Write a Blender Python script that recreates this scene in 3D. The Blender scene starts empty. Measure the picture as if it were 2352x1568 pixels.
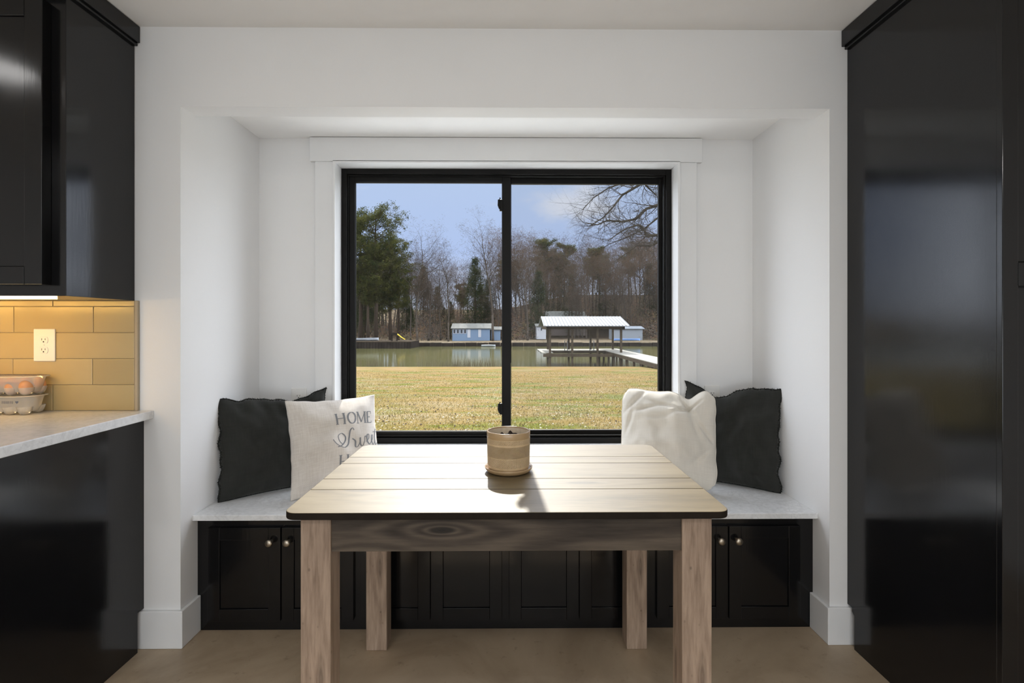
import bpy, bmesh, math, random
from mathutils import Vector, Matrix, noise
R = math.radians
S = bpy.context.scene
C = S.collection

# ------------------------------------------------------------------ camera, sky, sun, room lights, exposure
CZ, F, HY, T = 1.264, 1212.0, 748.0, 0.0096      # eye height, focal length in px, horizon row, tan(yaw)
cam_d = bpy.data.cameras.new('camera'); cam = bpy.data.objects.new('camera', cam_d); C.objects.link(cam)
cam.location = (0, 0, CZ); cam.rotation_euler = (R(90), 0, -math.atan(T))
cam_d.sensor_width = 36; cam_d.lens = F / 2352 * 36; cam_d.shift_y = -(784 - HY) / 2352
cam_d.clip_end = 1500; cam_d.clip_start = 0.02
S.camera = cam
vs = S.view_settings
vs.view_transform = 'Standard'; vs.look = 'None'; vs.gamma = 1; vs.use_curve_mapping = False; vs.exposure = 0.0
S.cycles.max_bounces = 10; S.cycles.diffuse_bounces = 5; S.cycles.glossy_bounces = 4; S.cycles.transparent_max_bounces = 16
S.cycles.sample_clamp_indirect = 6; S.cycles.caustics_reflective = False; S.cycles.caustics_refractive = False

w = bpy.data.worlds.new('sky'); S.world = w; w.use_nodes = True
nt = w.node_tree; nt.nodes.clear()
def N(nt, typ, **kw):
    n = nt.nodes.new(typ)
    for k, v in kw.items():
        if k.startswith('i_'):
            key = k[2:]; key = int(key) if key.isdigit() else key.replace('_', ' ')
            n.inputs[key].default_value = v
        else: setattr(n, k, v)
    return n
def ramp(nt, stops, fac, interp='LINEAR'):
    r = nt.nodes.new('ShaderNodeValToRGB'); cr = r.color_ramp; cr.interpolation = interp
    while len(cr.elements) < len(stops): cr.elements.new(0.5)
    for e, (p, c) in zip(cr.elements, stops):
        e.position = p; e.color = (*c, 1) if len(c) == 3 else c
    nt.links.new(fac, r.inputs[0]); return r.outputs[0]
tc = N(nt, 'ShaderNodeTexCoord'); sep = N(nt, 'ShaderNodeSeparateXYZ'); nt.links.new(tc.outputs['Generated'], sep.inputs[0])
grad = ramp(nt, [(0.0, (.66, .73, .88)), (.14, (.46, .58, .89)), (.27, (.49, .61, .87)), (.42, (4.5, 4.7, 5.3)), (.66, (6.6, 6.6, 7.0)), (.85, (4, 4.3, 5)), (1.0, (2, 2.4, 3.2))], sep.outputs[2])
mp = N(nt, 'ShaderNodeMapping'); mp.inputs['Scale'].default_value = (5.5, 5.5, 17); mp.inputs['Location'].default_value = (1.3, .2, .95)
nt.links.new(tc.outputs['Generated'], mp.inputs[0])
cn = N(nt, 'ShaderNodeTexNoise', i_Scale=1.0, i_Detail=5.0, i_Roughness=.52, i_Distortion=.3); nt.links.new(mp.outputs[0], cn.inputs['Vector'])
cm = ramp(nt, [(.50, (0, 0, 0)), (.72, (.75, .75, .75))], cn.outputs['Fac'], 'EASE')
mx = N(nt, 'ShaderNodeMix', data_type='RGBA'); nt.links.new(cm, mx.inputs[0]); nt.links.new(grad, mx.inputs[6]); mx.inputs[7].default_value = (.78, .79, .86, 1)
# unseen glow added to the sky on both sides, brightening the alcove walls
ab = N(nt, 'ShaderNodeMath', operation='ABSOLUTE'); nt.links.new(sep.outputs[0], ab.inputs[0])
side = N(nt, 'ShaderNodeMapRange', interpolation_type='SMOOTHSTEP'); nt.links.new(ab.outputs[0], side.inputs[0])
for i_, v_ in ((1, .55), (2, .75), (3, 0), (4, 1)): side.inputs[i_].default_value = v_
m2 = N(nt, 'ShaderNodeMix', data_type='RGBA'); nt.links.new(side.outputs[0], m2.inputs[0]); nt.links.new(mx.outputs[2], m2.inputs[6]); m2.inputs[7].default_value = (5.0, 5.3, 6.0, 1)
bg = N(nt, 'ShaderNodeBackground', i_Strength=1.0); nt.links.new(m2.outputs[2], bg.inputs[0])
wo = N(nt, 'ShaderNodeOutputWorld'); nt.links.new(bg.outputs[0], wo.inputs[0])

SUN_E = 7.0
def lamp(name, typ, loc, energy, color=(1, 1, 1), size=None, size_y=None, rot=(0, 0, 0), spread=None):
    l = bpy.data.lights.new(name, typ); o = bpy.data.objects.new(name, l); C.objects.link(o)
    l.energy = energy; l.color = color; o.location = loc; o.rotation_euler = rot
    if typ == 'AREA':
        l.size = size
        if size_y: l.shape = 'RECTANGLE'; l.size_y = size_y
        else: l.shape = 'DISK'
        if spread: l.spread = spread
    return o
sun = lamp('sun', 'SUN', (0, 20, 20), SUN_E, (1, .95, .87)); sun.data.angle = R(.6)
sun.rotation_euler = Vector((.055, -1, -.82)).to_track_quat('-Z', 'Y').to_euler()
# unseen fill added behind the camera, then the ceiling downlight and its added fills
lamp('rear_fill', 'AREA', (-.3, -3.85, 1.05), 104, (.85, .93, 1), 4.2, 1.7, (R(118), 0, 0))
for x, y, e in ((-2.3, 1.05, 1.6), (.2, -.6, 14), (-1.6, -.9, 10), (1.3, -1.8, 12), (-1.5, -2.6, 12)):  # first is the downlight by the cabinets; the others are unseen added fill
    lamp('downlight_and_fill', 'AREA', (x, y, 2.425), e * 1.1, (1, .98, .96), .25)

# ------------------------------------------------------------------ helpers
def W(px, py, Y):
    a = (px - 1176) / F; X = Y * (a + T) / (1 - a * T); d = Y + X * T
    return Vector((X, Y, CZ + (HY - py) / F * d))
def WX(px, Y): return W(px, HY, Y).x
class MB:
    def __init__(s): s.v = []; s.f = []; s.sm = []
    def add(s, vs, fs, smooth=False):
        b = len(s.v); s.v += [tuple(v) for v in vs]; s.f += [tuple(b + i for i in f) for f in fs]; s.sm += [smooth] * len(fs); return s
    def box(s, x0, x1, y0, y1, z0, z1):
        vs = [(x, y, z) for z in (z0, z1) for y in (y0, y1) for x in (x0, x1)]
        return s.add(vs, [(0, 2, 3, 1), (4, 5, 7, 6), (0, 1, 5, 4), (2, 6, 7, 3), (0, 4, 6, 2), (1, 3, 7, 5)])
    def prism(s, pts, z0, z1, smooth=False):          # closed outline in XY, counter-clockwise
        n = len(pts); vs = [(x, y, z0) for x, y in pts] + [(x, y, z1) for x, y in pts]
        s.add(vs, [tuple(range(n - 1, -1, -1)), tuple(range(n, 2 * n))])
        b = len(s.v) - 2 * n
        for i in range(n): s.f.append((b + i, b + (i + 1) % n, b + n + (i + 1) % n, b + n + i)); s.sm.append(smooth)
        return s
    def prism_ax(s, pts, a0, a1, axis):               # outline swept along x or y
        n = len(pts)
        g = (lambda p, a: (a, p[0], p[1])) if axis == 'x' else (lambda p, a: (p[0], a, p[1]))
        vs = [g(p, a0) for p in pts] + [g(p, a1) for p in pts]
        fs = [tuple(range(n - 1, -1, -1)), tuple(range(n, 2 * n))] + [(i, (i + 1) % n, n + (i + 1) % n, n + i) for i in range(n)]
        return s.add(vs, fs)
    def lathe(s, prof, seg=48, c=(0, 0, 0), smooth=True, axis='z', cap=True):
        n = len(prof); vs = []
        for r, h in prof:
            for k in range(seg):
                a = 2 * math.pi * k / seg; x, y = r * math.cos(a), r * math.sin(a)
                p = (x, y, h) if axis == 'z' else ((x, -h, y) if axis == 'y' else (h, x, y))
                vs.append((c[0] + p[0], c[1] + p[1], c[2] + p[2]))
        fs = [(i * seg + k, i * seg + (k + 1) % seg, (i + 1) * seg + (k + 1) % seg, (i + 1) * seg + k) for i in range(n - 1) for k in range(seg)]
        if cap: fs += [tuple(range(seg - 1, -1, -1)), tuple(range((n - 1) * seg, n * seg))]
        return s.add(vs, fs, smooth)
    def tube(s, pts, rad, sides=6, smooth=True, cap=True):
        n = len(pts); P = [Vector(p) for p in pts]; vs = []
        rs = rad if isinstance(rad, (list, tuple)) else [rad] * n
        up = Vector((.31, .17, .93)).normalized()
        for i in range(n):
            d = (P[min(i + 1, n - 1)] - P[max(i - 1, 0)])
            d = d.normalized() if d.length > 1e-9 else Vector((0, 0, 1))
            a = d.cross(up)
            if a.length < .05: a = d.cross(Vector((1, 0, 0)))
            a.normalize(); b = d.cross(a)
            for k in range(sides):
                t = 2 * math.pi * k / sides; vs.append(P[i] + (a * math.cos(t) + b * math.sin(t)) * rs[i])
        fs = [(i * sides + k, i * sides + (k + 1) % sides, (i + 1) * sides + (k + 1) % sides, (i + 1) * sides + k) for i in range(n - 1) for k in range(sides)]
        if cap: fs += [tuple(range(sides - 1, -1, -1)), tuple(range((n - 1) * sides, n * sides))]
        return s.add(vs, fs, smooth)
    def build(s, name, mat, parent=None, bevel=0, loc=None, rx=True):
        me = bpy.data.meshes.new(name)
        off = Vector(parent['_o']) if (parent is not None and '_o' in parent) else Vector((0, 0, 0))
        if loc is not None: off = Vector(loc)
        me.from_pydata([(x - off.x, y - off.y, z - off.z) for x, y, z in s.v], [], s.f)
        me.polygons.foreach_set('use_smooth', s.sm)
        bm = bmesh.new(); bm.from_mesh(me)
        if len(s.f) < 60000: bmesh.ops.recalc_face_normals(bm, faces=bm.faces)
        bm.to_mesh(me); bm.free()
        o = bpy.data.objects.new(name, me); C.objects.link(o)
        for m in (mat if isinstance(mat, list) else [mat]): me.materials.append(m)
        if parent is not None:
            o.parent = parent
            o['_o'] = tuple(off)
            if loc is not None: o.location = off - Vector(parent['_o'])
        elif loc is not None: o.location = loc; o['_o'] = tuple(off)
        if bevel:
            b = o.modifiers.new('edge', 'BEVEL'); b.width = bevel; b.segments = 2; b.limit_method = 'ANGLE'; b.angle_limit = R(40)
            b.harden_normals = False
        return o
def tag(o, label=None, cat=None, group=None, kind=None):
    if label: o['label'] = label
    if cat: o['category'] = cat
    if group: o['group'] = group
    if kind: o['kind'] = kind
    return o
def thing(name, loc, label, cat, group=None):
    o = bpy.data.objects.new(name, None); C.objects.link(o); o.location = loc; o['_o'] = tuple(loc); o.empty_display_size = .05
    return tag(o, label, cat, group)
def struct(o): o['kind'] = 'structure'; return o
def copy_tree(o, parent=None):
    c = o.copy(); C.objects.link(c)
    if parent is not None: c.parent = parent
    for ch in list(o.children): copy_tree(ch, c)
    return c

# ------------------------------------------------------------------ materials
def mat(name):
    m = bpy.data.materials.new(name); m.use_nodes = True; nt = m.node_tree
    b = nt.nodes['Principled BSDF']; return m, nt, b
def coords(nt, scale=(1, 1, 1), src='Object'):
    t = N(nt, 'ShaderNodeTexCoord'); mpn = N(nt, 'ShaderNodeMapping'); mpn.inputs['Scale'].default_value = scale
    nt.links.new(t.outputs[src], mpn.inputs[0]); return mpn.outputs[0]
def noise_tex(nt, vec, scale, detail=4, rough=.55, dist=0):
    n = N(nt, 'ShaderNodeTexNoise', i_Scale=scale, i_Detail=detail, i_Roughness=rough, i_Distortion=dist); nt.links.new(vec, n.inputs['Vector']); return n.outputs['Fac']
def mixc(nt, fac, a, b, mode='MIX'):
    n = N(nt, 'ShaderNodeMix', data_type='RGBA', blend_type=mode)
    for i, v in ((0, fac), (6, a), (7, b)):
        if hasattr(v, 'node'): nt.links.new(v, n.inputs[i])
        elif i == 0: n.inputs[0].default_value = v
        else: n.inputs[i].default_value = (*v, 1)
    return n.outputs[2]
def bump(nt, b, h, strength, dist=.01):
    n = N(nt, 'ShaderNodeBump', i_Strength=strength, i_Distance=dist); nt.links.new(h, n.inputs['Height']); nt.links.new(n.outputs[0], b.inputs['Normal'])
def math_(nt, op, a, b=None, c=None):
    n = N(nt, 'ShaderNodeMath', operation=op)
    for i, v in enumerate((a, b, c)):
        if v is None: continue
        if hasattr(v, 'node'): nt.links.new(v, n.inputs[i])
        else: n.inputs[i].default_value = v
    return n.outputs[0]
def plain(name, col, rough=.5, metal=0, spec=.5, var=0, vs=8, bmp=0, bs=60, coat=0):
    m, nt, b = mat(name); b.inputs['Roughness'].default_value = rough; b.inputs['Metallic'].default_value = metal
    b.inputs['Specular IOR Level'].default_value = spec; b.inputs['Coat Weight'].default_value = coat
    v = coords(nt)
    n = noise_tex(nt, v, vs, 5)
    lo = tuple(c * (1 - var) for c in col); hi = tuple(min(1, c * (1 + var)) for c in col)
    nt.links.new(ramp(nt, [(.3, lo), (.7, hi)], n), b.inputs['Base Color'])
    if bmp: bump(nt, b, noise_tex(nt, v, bs, 3), bmp, .002)
    return m
M = {}
M['wall'] = plain('wall_paint', (.80, .80, .80), .55, spec=.3, var=.008, vs=3, bmp=.10, bs=140)
M['ceiling'] = plain('ceiling_paint', (.89, .89, .885), .75, spec=.2, var=.01, bmp=.05, bs=150)
M['trim'] = plain('trim_paint', (.78, .785, .79), .32, spec=.45, var=.01)
M['black_paint'] = None
def black_paint(name, col=(.0055, .0055, .006), rough=.15):
    m, nt, b = mat(name); b.inputs['Base Color'].default_value = (*col, 1); b.inputs['Specular IOR Level'].default_value = .42
    v = coords(nt, (1, 1, .12)); n = noise_tex(nt, v, 90, 3, .5)
    v2 = coords(nt); n2 = noise_tex(nt, v2, 5, 3)
    r = math_(nt, 'MULTIPLY_ADD', n2, .10, rough - .05); nt.links.new(r, b.inputs['Roughness'])
    bump(nt, b, n, .14, .0006); return m
M['black_paint'] = black_paint('black_cabinet_paint')
M['vinyl'] = plain('black_vinyl', (.006, .0055, .005), .45, spec=.15, var=.1)
M['outlet'] = plain('outlet_plastic', (.80, .79, .76), .35)
M['slot'] = plain('outlet_slot_dark', (.01, .01, .01), .6)
M['nickel'] = plain('pewter_knob', (.42, .37, .30), .30, metal=1)
# quartz
m, nt, b = mat('white_quartz'); v = coords(nt)
n1 = noise_tex(nt, v, 9, 8, .6, 1.2); vein = ramp(nt, [(.47, (0, 0, 0)), (.5, (1, 1, 1)), (.53, (0, 0, 0))], n1)
base = ramp(nt, [(.3, (.66, .67, .68)), (.7, (.78, .79, .80))], noise_tex(nt, v, 55, 5))
f = math_(nt, 'MULTIPLY', vein, .35)
nt.links.new(mixc(nt, f, base, (.50, .50, .51)), b.inputs['Base Color']); b.inputs['Roughness'].default_value = .22
M['quartz'] = m
# polished concrete floor
m, nt, b = mat('stained_concrete'); v = coords(nt)
a1 = ramp(nt, [(.3, (.28, .205, .135)), (.5, (.39, .30, .205)), (.72, (.48, .38, .27))], noise_tex(nt, v, 2.2, 9, .62, .6))
sp = ramp(nt, [(.62, (0, 0, 0)), (.72, (1, 1, 1))], noise_tex(nt, v, 21, 6, .6))
c1 = mixc(nt, math_(nt, 'MULTIPLY', sp, .45), a1, (.15, .108, .072))
sp2 = ramp(nt, [(.68, (0, 0, 0)), (.74, (1, 1, 1))], noise_tex(nt, v, 95, 3, .6))
nt.links.new(mixc(nt, math_(nt, 'MULTIPLY', sp2, .5), c1, (.05, .035, .025)), b.inputs['Base Color'])
b.inputs['Roughness'].default_value = .42; bump(nt, b, noise_tex(nt, v, 60, 5), .12, .002)
M['floor'] = m
# wood
def wood(name, dark, mid, light, axis='x', rough=.45, knots=.5, spec=.5, freq=1.0, seed=0., coat=0, bmp=.25, pits=0, board=False, gr=.28, kx=.22):
    m, nt, b = mat(name)
    sc = {'x': (.9, 9, 9), 'z': (9, 9, .9)}[axis]
    t = N(nt, 'ShaderNodeTexCoord'); mpn = N(nt, 'ShaderNodeMapping'); mpn.inputs['Scale'].default_value = sc; mpn.inputs['Location'].default_value = (seed, seed * 1.7, seed * .6)
    nt.links.new(t.outputs['Object'], mpn.inputs[0]); v = mpn.outputs[0]
    if board:
        at = N(nt, 'ShaderNodeAttribute', attribute_name='board'); add = N(nt, 'ShaderNodeVectorMath', operation='MULTIPLY_ADD')
        nt.links.new(at.outputs['Fac'], add.inputs[0]); add.inputs[1].default_value = (3.7, 7.3, 5.1); nt.links.new(v, add.inputs[2]); v = add.outputs[0]
    # knots bend the grain
    sv = N(nt, 'ShaderNodeSeparateXYZ'); nt.links.new(v, sv.inputs[0]); cv = N(nt, 'ShaderNodeCombineXYZ')
    if axis == 'x':
        nt.links.new(math_(nt, 'MULTIPLY', sv.outputs[0], kx), cv.inputs[0]); nt.links.new(sv.outputs[1 if board else 2], cv.inputs[1])
    else:
        nt.links.new(math_(nt, 'ADD', sv.outputs[0], sv.outputs[1]), cv.inputs[0]); nt.links.new(math_(nt, 'MULTIPLY', sv.outputs[2], kx), cv.inputs[1])
    kv = N(nt, 'ShaderNodeTexVoronoi', voronoi_dimensions='2D', i_Scale=.85 * freq, i_Randomness=1.0); nt.links.new(cv.outputs[0], kv.inputs['Vector'])
    kd = kv.outputs['Distance']
    bend = math_(nt, 'DIVIDE', .10, math_(nt, 'ADD', kd, .12))
    big = noise_tex(nt, v, .55 * freq, 3, .5)
    ph = math_(nt, 'ADD', math_(nt, 'MULTIPLY', big, 9), math_(nt, 'MULTIPLY', bend, 7))
    grain = math_(nt, 'SINE', math_(nt, 'MULTIPLY', ph, 5.0)); grain = math_(nt, 'MULTIPLY_ADD', grain, .5, .5)
    fine = noise_tex(nt, v, 14, 4, .6)
    tone = noise_tex(nt, v, .8, 3, .6)
    g = math_(nt, 'ADD', math_(nt, 'MULTIPLY', grain, gr), math_(nt, 'MULTIPLY_ADD', fine, .5, math_(nt, 'MULTIPLY_ADD', tone, .9, -.38)))
    col = ramp(nt, [(.05, dark), (.42, mid), (.85, light)], g)
    kn = ramp(nt, [(.035, (1, 1, 1)), (.09, (0, 0, 0))], kd)
    col = mixc(nt, math_(nt, 'MULTIPLY', kn, knots), col, tuple(c * .35 for c in dark))
    h = g
    if pits:
        pm = N(nt, 'ShaderNodeMapping'); pm.inputs['Scale'].default_value = (38, 38, 26); nt.links.new(t.outputs['Object'], pm.inputs[0])
        pv = N(nt, 'ShaderNodeTexVoronoi', i_Scale=1.0); nt.links.new(pm.outputs[0], pv.inputs['Vector'])
        cr = N(nt, 'ShaderNodeTexNoise', i_Scale=7.0); nt.links.new(t.outputs['Object'], cr.inputs['Vector'])
        pf = math_(nt, 'MULTIPLY', ramp(nt, [(.06, (1, 1, 1)), (.16, (0, 0, 0))], pv.outputs['Distance']), ramp(nt, [(.5, (0, 0, 0)), (.62, (1, 1, 1))], cr.outputs['Fac']))
        col = mixc(nt, math_(nt, 'MULTIPLY', pf, pits), col, tuple(c * .4 for c in dark))
    nt.links.new(col, b.inputs['Base Color']); b.inputs['Roughness'].default_value = rough; b.inputs['Specular IOR Level'].default_value = spec
    b.inputs['Coat Weight'].default_value = coat; b.inputs['Coat Roughness'].default_value = .3
    bump(nt, b, h, bmp, .001); return m
M['table_top'] = wood('stained_pine_top', (.085, .060, .030), (.165, .124, .066), (.23, .182, .108), 'x', .42, .55, .45, .6, 2.0, board=True, bmp=.12, kx=2.4, gr=.16)
M['apron'] = wood('dark_stained_pine', (.014, .010, .007), (.050, .038, .028), (.105, .082, .060), 'x', .6, .85, .3, 1.0, 5.3, gr=.34, kx=2.6)
M['leg'] = wood('weathered_brown_wood', (.15, .10, .07), (.37, .275, .205), (.60, .48, .38), 'z', .55, .5, .35, 1.0, 1.4, pits=.8, bmp=.5, gr=.10, kx=1.6)
M['edge_wood'] = plain('dark_edge_stain', (.013, .009, .006), .75, spec=.15, var=.2, vs=30)
def fabric(name, c0, c1, scale=520, rough=.95, bmp=.5, slub=0):
    m, nt, b = mat(name); t = N(nt, 'ShaderNodeTexCoord'); sp = N(nt, 'ShaderNodeSeparateXYZ'); nt.links.new(t.outputs['UV'], sp.inputs[0])
    a = math_(nt, 'SINE', math_(nt, 'MULTIPLY', sp.outputs[0], scale)); c = math_(nt, 'SINE', math_(nt, 'MULTIPLY', sp.outputs[1], scale))
    wv = math_(nt, 'MULTIPLY_ADD', math_(nt, 'MULTIPLY', a, c), .5, .5)
    mp1 = N(nt, 'ShaderNodeMapping'); mp1.inputs['Scale'].default_value = (110, 7, 1); nt.links.new(t.outputs['UV'], mp1.inputs[0])
    mp2 = N(nt, 'ShaderNodeMapping'); mp2.inputs['Scale'].default_value = (7, 110, 1); nt.links.new(t.outputs['UV'], mp2.inputs[0])
    th = math_(nt, 'ADD', noise_tex(nt, mp1.outputs[0], 1, 3), noise_tex(nt, mp2.outputs[0], 1, 3))
    f = math_(nt, 'ADD', math_(nt, 'MULTIPLY', wv, .3), math_(nt, 'MULTIPLY', th, .35 + slub))
    nt.links.new(ramp(nt, [(.25, c0), (.75 + slub, c1)], f), b.inputs['Base Color'])
    b.inputs['Roughness'].default_value = rough; b.inputs['Specular IOR Level'].default_value = .15
    b.inputs['Sheen Weight'].default_value = .15
    bump(nt, b, f, bmp, .001); return m
M['charcoal'] = fabric('charcoal_linen', (.016, .017, .015), (.034, .035, .032))
M['charcoal_fringe'] = plain('charcoal_fringe', (.022, .023, .021), .95, spec=.1)
M['greige'] = fabric('oatmeal_slub_linen', (.46, .40, .34), (.70, .66, .61), 420, slub=.25)
M['cream'] = fabric('cream_cotton', (.60, .56, .49), (.74, .70, .63), 700)
M['cream_pipe'] = plain('cream_piping', (.66, .62, .55), .9, spec=.1)
M['ink'] = plain('grey_print', (.21, .215, .225), .8, spec=.1)
# cream glazed tile, with the strip light's amber glow painted into its colour
m, nt, b = mat('amber_glow_tile'); v = coords(nt)
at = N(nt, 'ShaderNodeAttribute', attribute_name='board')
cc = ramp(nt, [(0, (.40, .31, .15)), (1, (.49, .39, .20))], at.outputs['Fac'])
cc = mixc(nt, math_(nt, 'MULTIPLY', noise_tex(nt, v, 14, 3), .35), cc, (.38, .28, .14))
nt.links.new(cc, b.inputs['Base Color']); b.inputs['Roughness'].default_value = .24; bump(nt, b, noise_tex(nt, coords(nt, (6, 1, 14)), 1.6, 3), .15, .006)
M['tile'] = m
M['grout'] = plain('tan_grout', (.42, .35, .25), .9)
# pot with carved diamonds
m, nt, b = mat('carved_tan_glaze'); t = N(nt, 'ShaderNodeTexCoord'); sp = N(nt, 'ShaderNodeSeparateXYZ'); nt.links.new(t.outputs['Object'], sp.inputs[0])
x_, y_, z_ = sp.outputs
ang = math_(nt, 'MULTIPLY', math_(nt, 'ARCTAN2', y_, x_), .0725)
def band(z0, z1): return math_(nt, 'MULTIPLY', math_(nt, 'GREATER_THAN', z_, z0), math_(nt, 'LESS_THAN', z_, z1))
p = 2 * math.pi * .0725 / 9
u = math_(nt, 'ABSOLUTE', math_(nt, 'SUBTRACT', math_(nt, 'MODULO', math_(nt, 'ADD', ang, 10 * p), p), p / 2))
dd = math_(nt, 'ADD', u, math_(nt, 'MULTIPLY', math_(nt, 'ABSOLUTE', math_(nt, 'SUBTRACT', z_, .066)), 1.25))
di = math_(nt, 'MULTIPLY', math_(nt, 'SINE', math_(nt, 'MULTIPLY', dd, 1500)), band(.049, .086))
p2 = p / 6
u2 = math_(nt, 'ABSOLUTE', math_(nt, 'SUBTRACT', math_(nt, 'MODULO', math_(nt, 'ADD', ang, 20 * p), p2), p2 / 2))
zz = math_(nt, 'SINE', math_(nt, 'MULTIPLY', math_(nt, 'ADD', u2, math_(nt, 'MULTIPLY', z_, .8)), 1400))
zb = math_(nt, 'MULTIPLY', zz, math_(nt, 'ADD', band(.018, .046), band(.092, .106)))
gr = math_(nt, 'SUBTRACT', 0.0, math_(nt, 'ADD', math_(nt, 'ADD', band(.0465, .0485), band(.0865, .0885)), band(.1065, .1085)))
h = math_(nt, 'ADD', math_(nt, 'ADD', di, math_(nt, 'MULTIPLY', zb, .6)), math_(nt, 'MULTIPLY', gr, 2))
bump(nt, b, h, .85, .0016)
cc = ramp(nt, [(.3, (.52, .37, .21)), (.7, (.62, .46, .28))], noise_tex(nt, coords(nt), 30, 5))
nt.links.new(cc, b.inputs['Base Color']); b.inputs['Roughness'].default_value = .33
M['pot'] = m
M['pot_glaze'] = plain('tan_smooth_glaze', (.40, .275, .15), .22, var=.08, vs=40)
M['pot_inside'] = plain('pale_speckled_clay', (.66, .56, .43), .5, var=.08, vs=90)
M['soil'] = plain('dark_soil', (.03, .02, .015), .95, var=.5, vs=60, bmp=1, bs=120)
M['egg'] = plain('brown_egg_shell', (.62, .31, .15), .45, var=.1, vs=20)
def clear(name, tint, trans, rough=.1, fres=1.45, haze=(.8, .8, .8)):
    m, nt, b = mat(name); nt.nodes.remove(b); o = nt.nodes['Material Output']
    tr = N(nt, 'ShaderNodeBsdfTransparent'); tr.inputs[0].default_value = (*tint, 1)
    df = N(nt, 'ShaderNodeBsdfDiffuse'); df.inputs[0].default_value = (*haze, 1)
    gl = N(nt, 'ShaderNodeBsdfGlossy'); gl.inputs['Roughness'].default_value = rough
    m1 = N(nt, 'ShaderNodeMixShader'); m1.inputs[0].default_value = 1 - trans; nt.links.new(tr.outputs[0], m1.inputs[1]); nt.links.new(df.outputs[0], m1.inputs[2])
    fr = N(nt, 'ShaderNodeFresnel'); fr.inputs[0].default_value = fres
    m2 = N(nt, 'ShaderNodeMixShader'); nt.links.new(fr.outputs[0], m2.inputs[0]); nt.links.new(m1.outputs[0], m2.inputs[1]); nt.links.new(gl.outputs[0], m2.inputs[2])
    nt.links.new(m2.outputs[0], o.inputs[0]); return m, nt, m1
M['glass'] = clear('window_glass', (.98, .99, .985), .99, .02, 1.02)[0]
M['plastic'] = clear('clear_plastic', (.96, .95, .93), .62, .15, 1.25, (.92, .88, .80))[0]
M['screen'] = clear('insect_mesh', (1, 1, 1), .87, .6, 1.02, (.20, .20, .20))[0]
def emit(name, col, st):
    m, nt, b = mat(name); b.inputs['Base Color'].default_value = (*col, 1); b.inputs['Emission Color'].default_value = (*col, 1); b.inputs['Emission Strength'].default_value = st; return m
M['led'] = emit('warm_led_diffuser', (1, .78, .42), 5)

def set_board(o, vals_per_face):
    a = o.data.attributes.new('board', 'FLOAT', 'FACE')
    a.data.foreach_set('value', vals_per_face)

# ------------------------------------------------------------------ room shell
CEIL = 2.44; YW = 2.09; NX = 1.285; NY = 2.75; HZ = 2.128; NC = 2.237
XL, XR, YB = -3.5, 2.6, -4.0
struct(MB().box(XL - .1, XR + .1, YB - .1, NY + .2, -.12, 0).build('floor', M['floor']))
struct(MB().box(XL - .1, XR + .1, YB - .1, YW + .12, CEIL, CEIL + .15).build('ceiling', M['ceiling']))
b_ = MB()
b_.box(XL, -NX, YW, YW + .10, 0, CEIL).box(NX, XR, YW, YW + .10, 0, CEIL).box(-NX, NX, YW, YW + .10, HZ, CEIL)
struct(b_.build('wall_front', M['wall']))
struct(MB().box(-NX - .15, -NX, YW + .10, NY + .20, -.3, NC).build('wall_alcove_left', M['wall']))
struct(MB().box(NX, NX + .15, YW + .10, NY + .20, -.3, NC).build('wall_alcove_right', M['wall']))
struct(MB().box(-NX - .15, NX + .15, YW + .10, NY + .20, NC, NC + .2).build('ceiling_alcove', M['ceiling']))
WHX, WZ0, WZ1 = .889, .631, 2.108
b_ = MB(); b_.box(-NX, -WHX - .01, NY, NY + .2, 0, NC).box(WHX + .01, NX, NY, NY + .2, 0, NC).box(-WHX - .01, WHX + .01, NY, NY + .2, WZ1 + .01, NC).box(-WHX - .01, WHX + .01, NY, NY + .2, 0, WZ0 - .01)
struct(b_.build('wall_alcove_back', M['wall']))
struct(MB().box(XL - .1, XL, YB, YW + .1, 0, CEIL).build('wall_left', M['wall']))
struct(MB().box(XR, XR + .1, YB, YW + .1, 0, CEIL).build('wall_right', M['wall']))
struct(MB().box(XL, XR, YB - .1, YB, 0, CEIL).build('wall_back', M['wall']))
# baseboards wrapping the alcove corners
BBH, BT = .147, .014
for s, nm in ((-1, 'left'), (1, 'right')):
    pts = [(s * (NX + .22), YW), (s * (NX + .22), YW - BT), (s * (NX - BT), YW - BT), (s * (NX - BT), 2.205), (s * NX, 2.205), (s * NX, YW)]
    if s < 0: pts = pts[::-1]
    struct(MB().prism(pts, 0, BBH).build('baseboard_' + nm, M['trim'], bevel=.003))
# window casing
t = MB().box(-1.015, 1.012, NY - .027, NY, 2.111, NC - .003).build('trim_1', M['trim'], bevel=.0015); struct(t)
struct(MB().box(-.990, -.896, NY - .019, NY, .60, 2.111).build('trim_2', M['trim'], bevel=.0015))
struct(MB().box(.895, .986, NY - .019, NY, .60, 2.111).build('trim_3', M['trim'], bevel=.0015))
struct(MB().box(-1.0, 1.0, NY - .05, NY, .575, .60).build('trim_4', M['trim'], bevel=.003))
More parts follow.
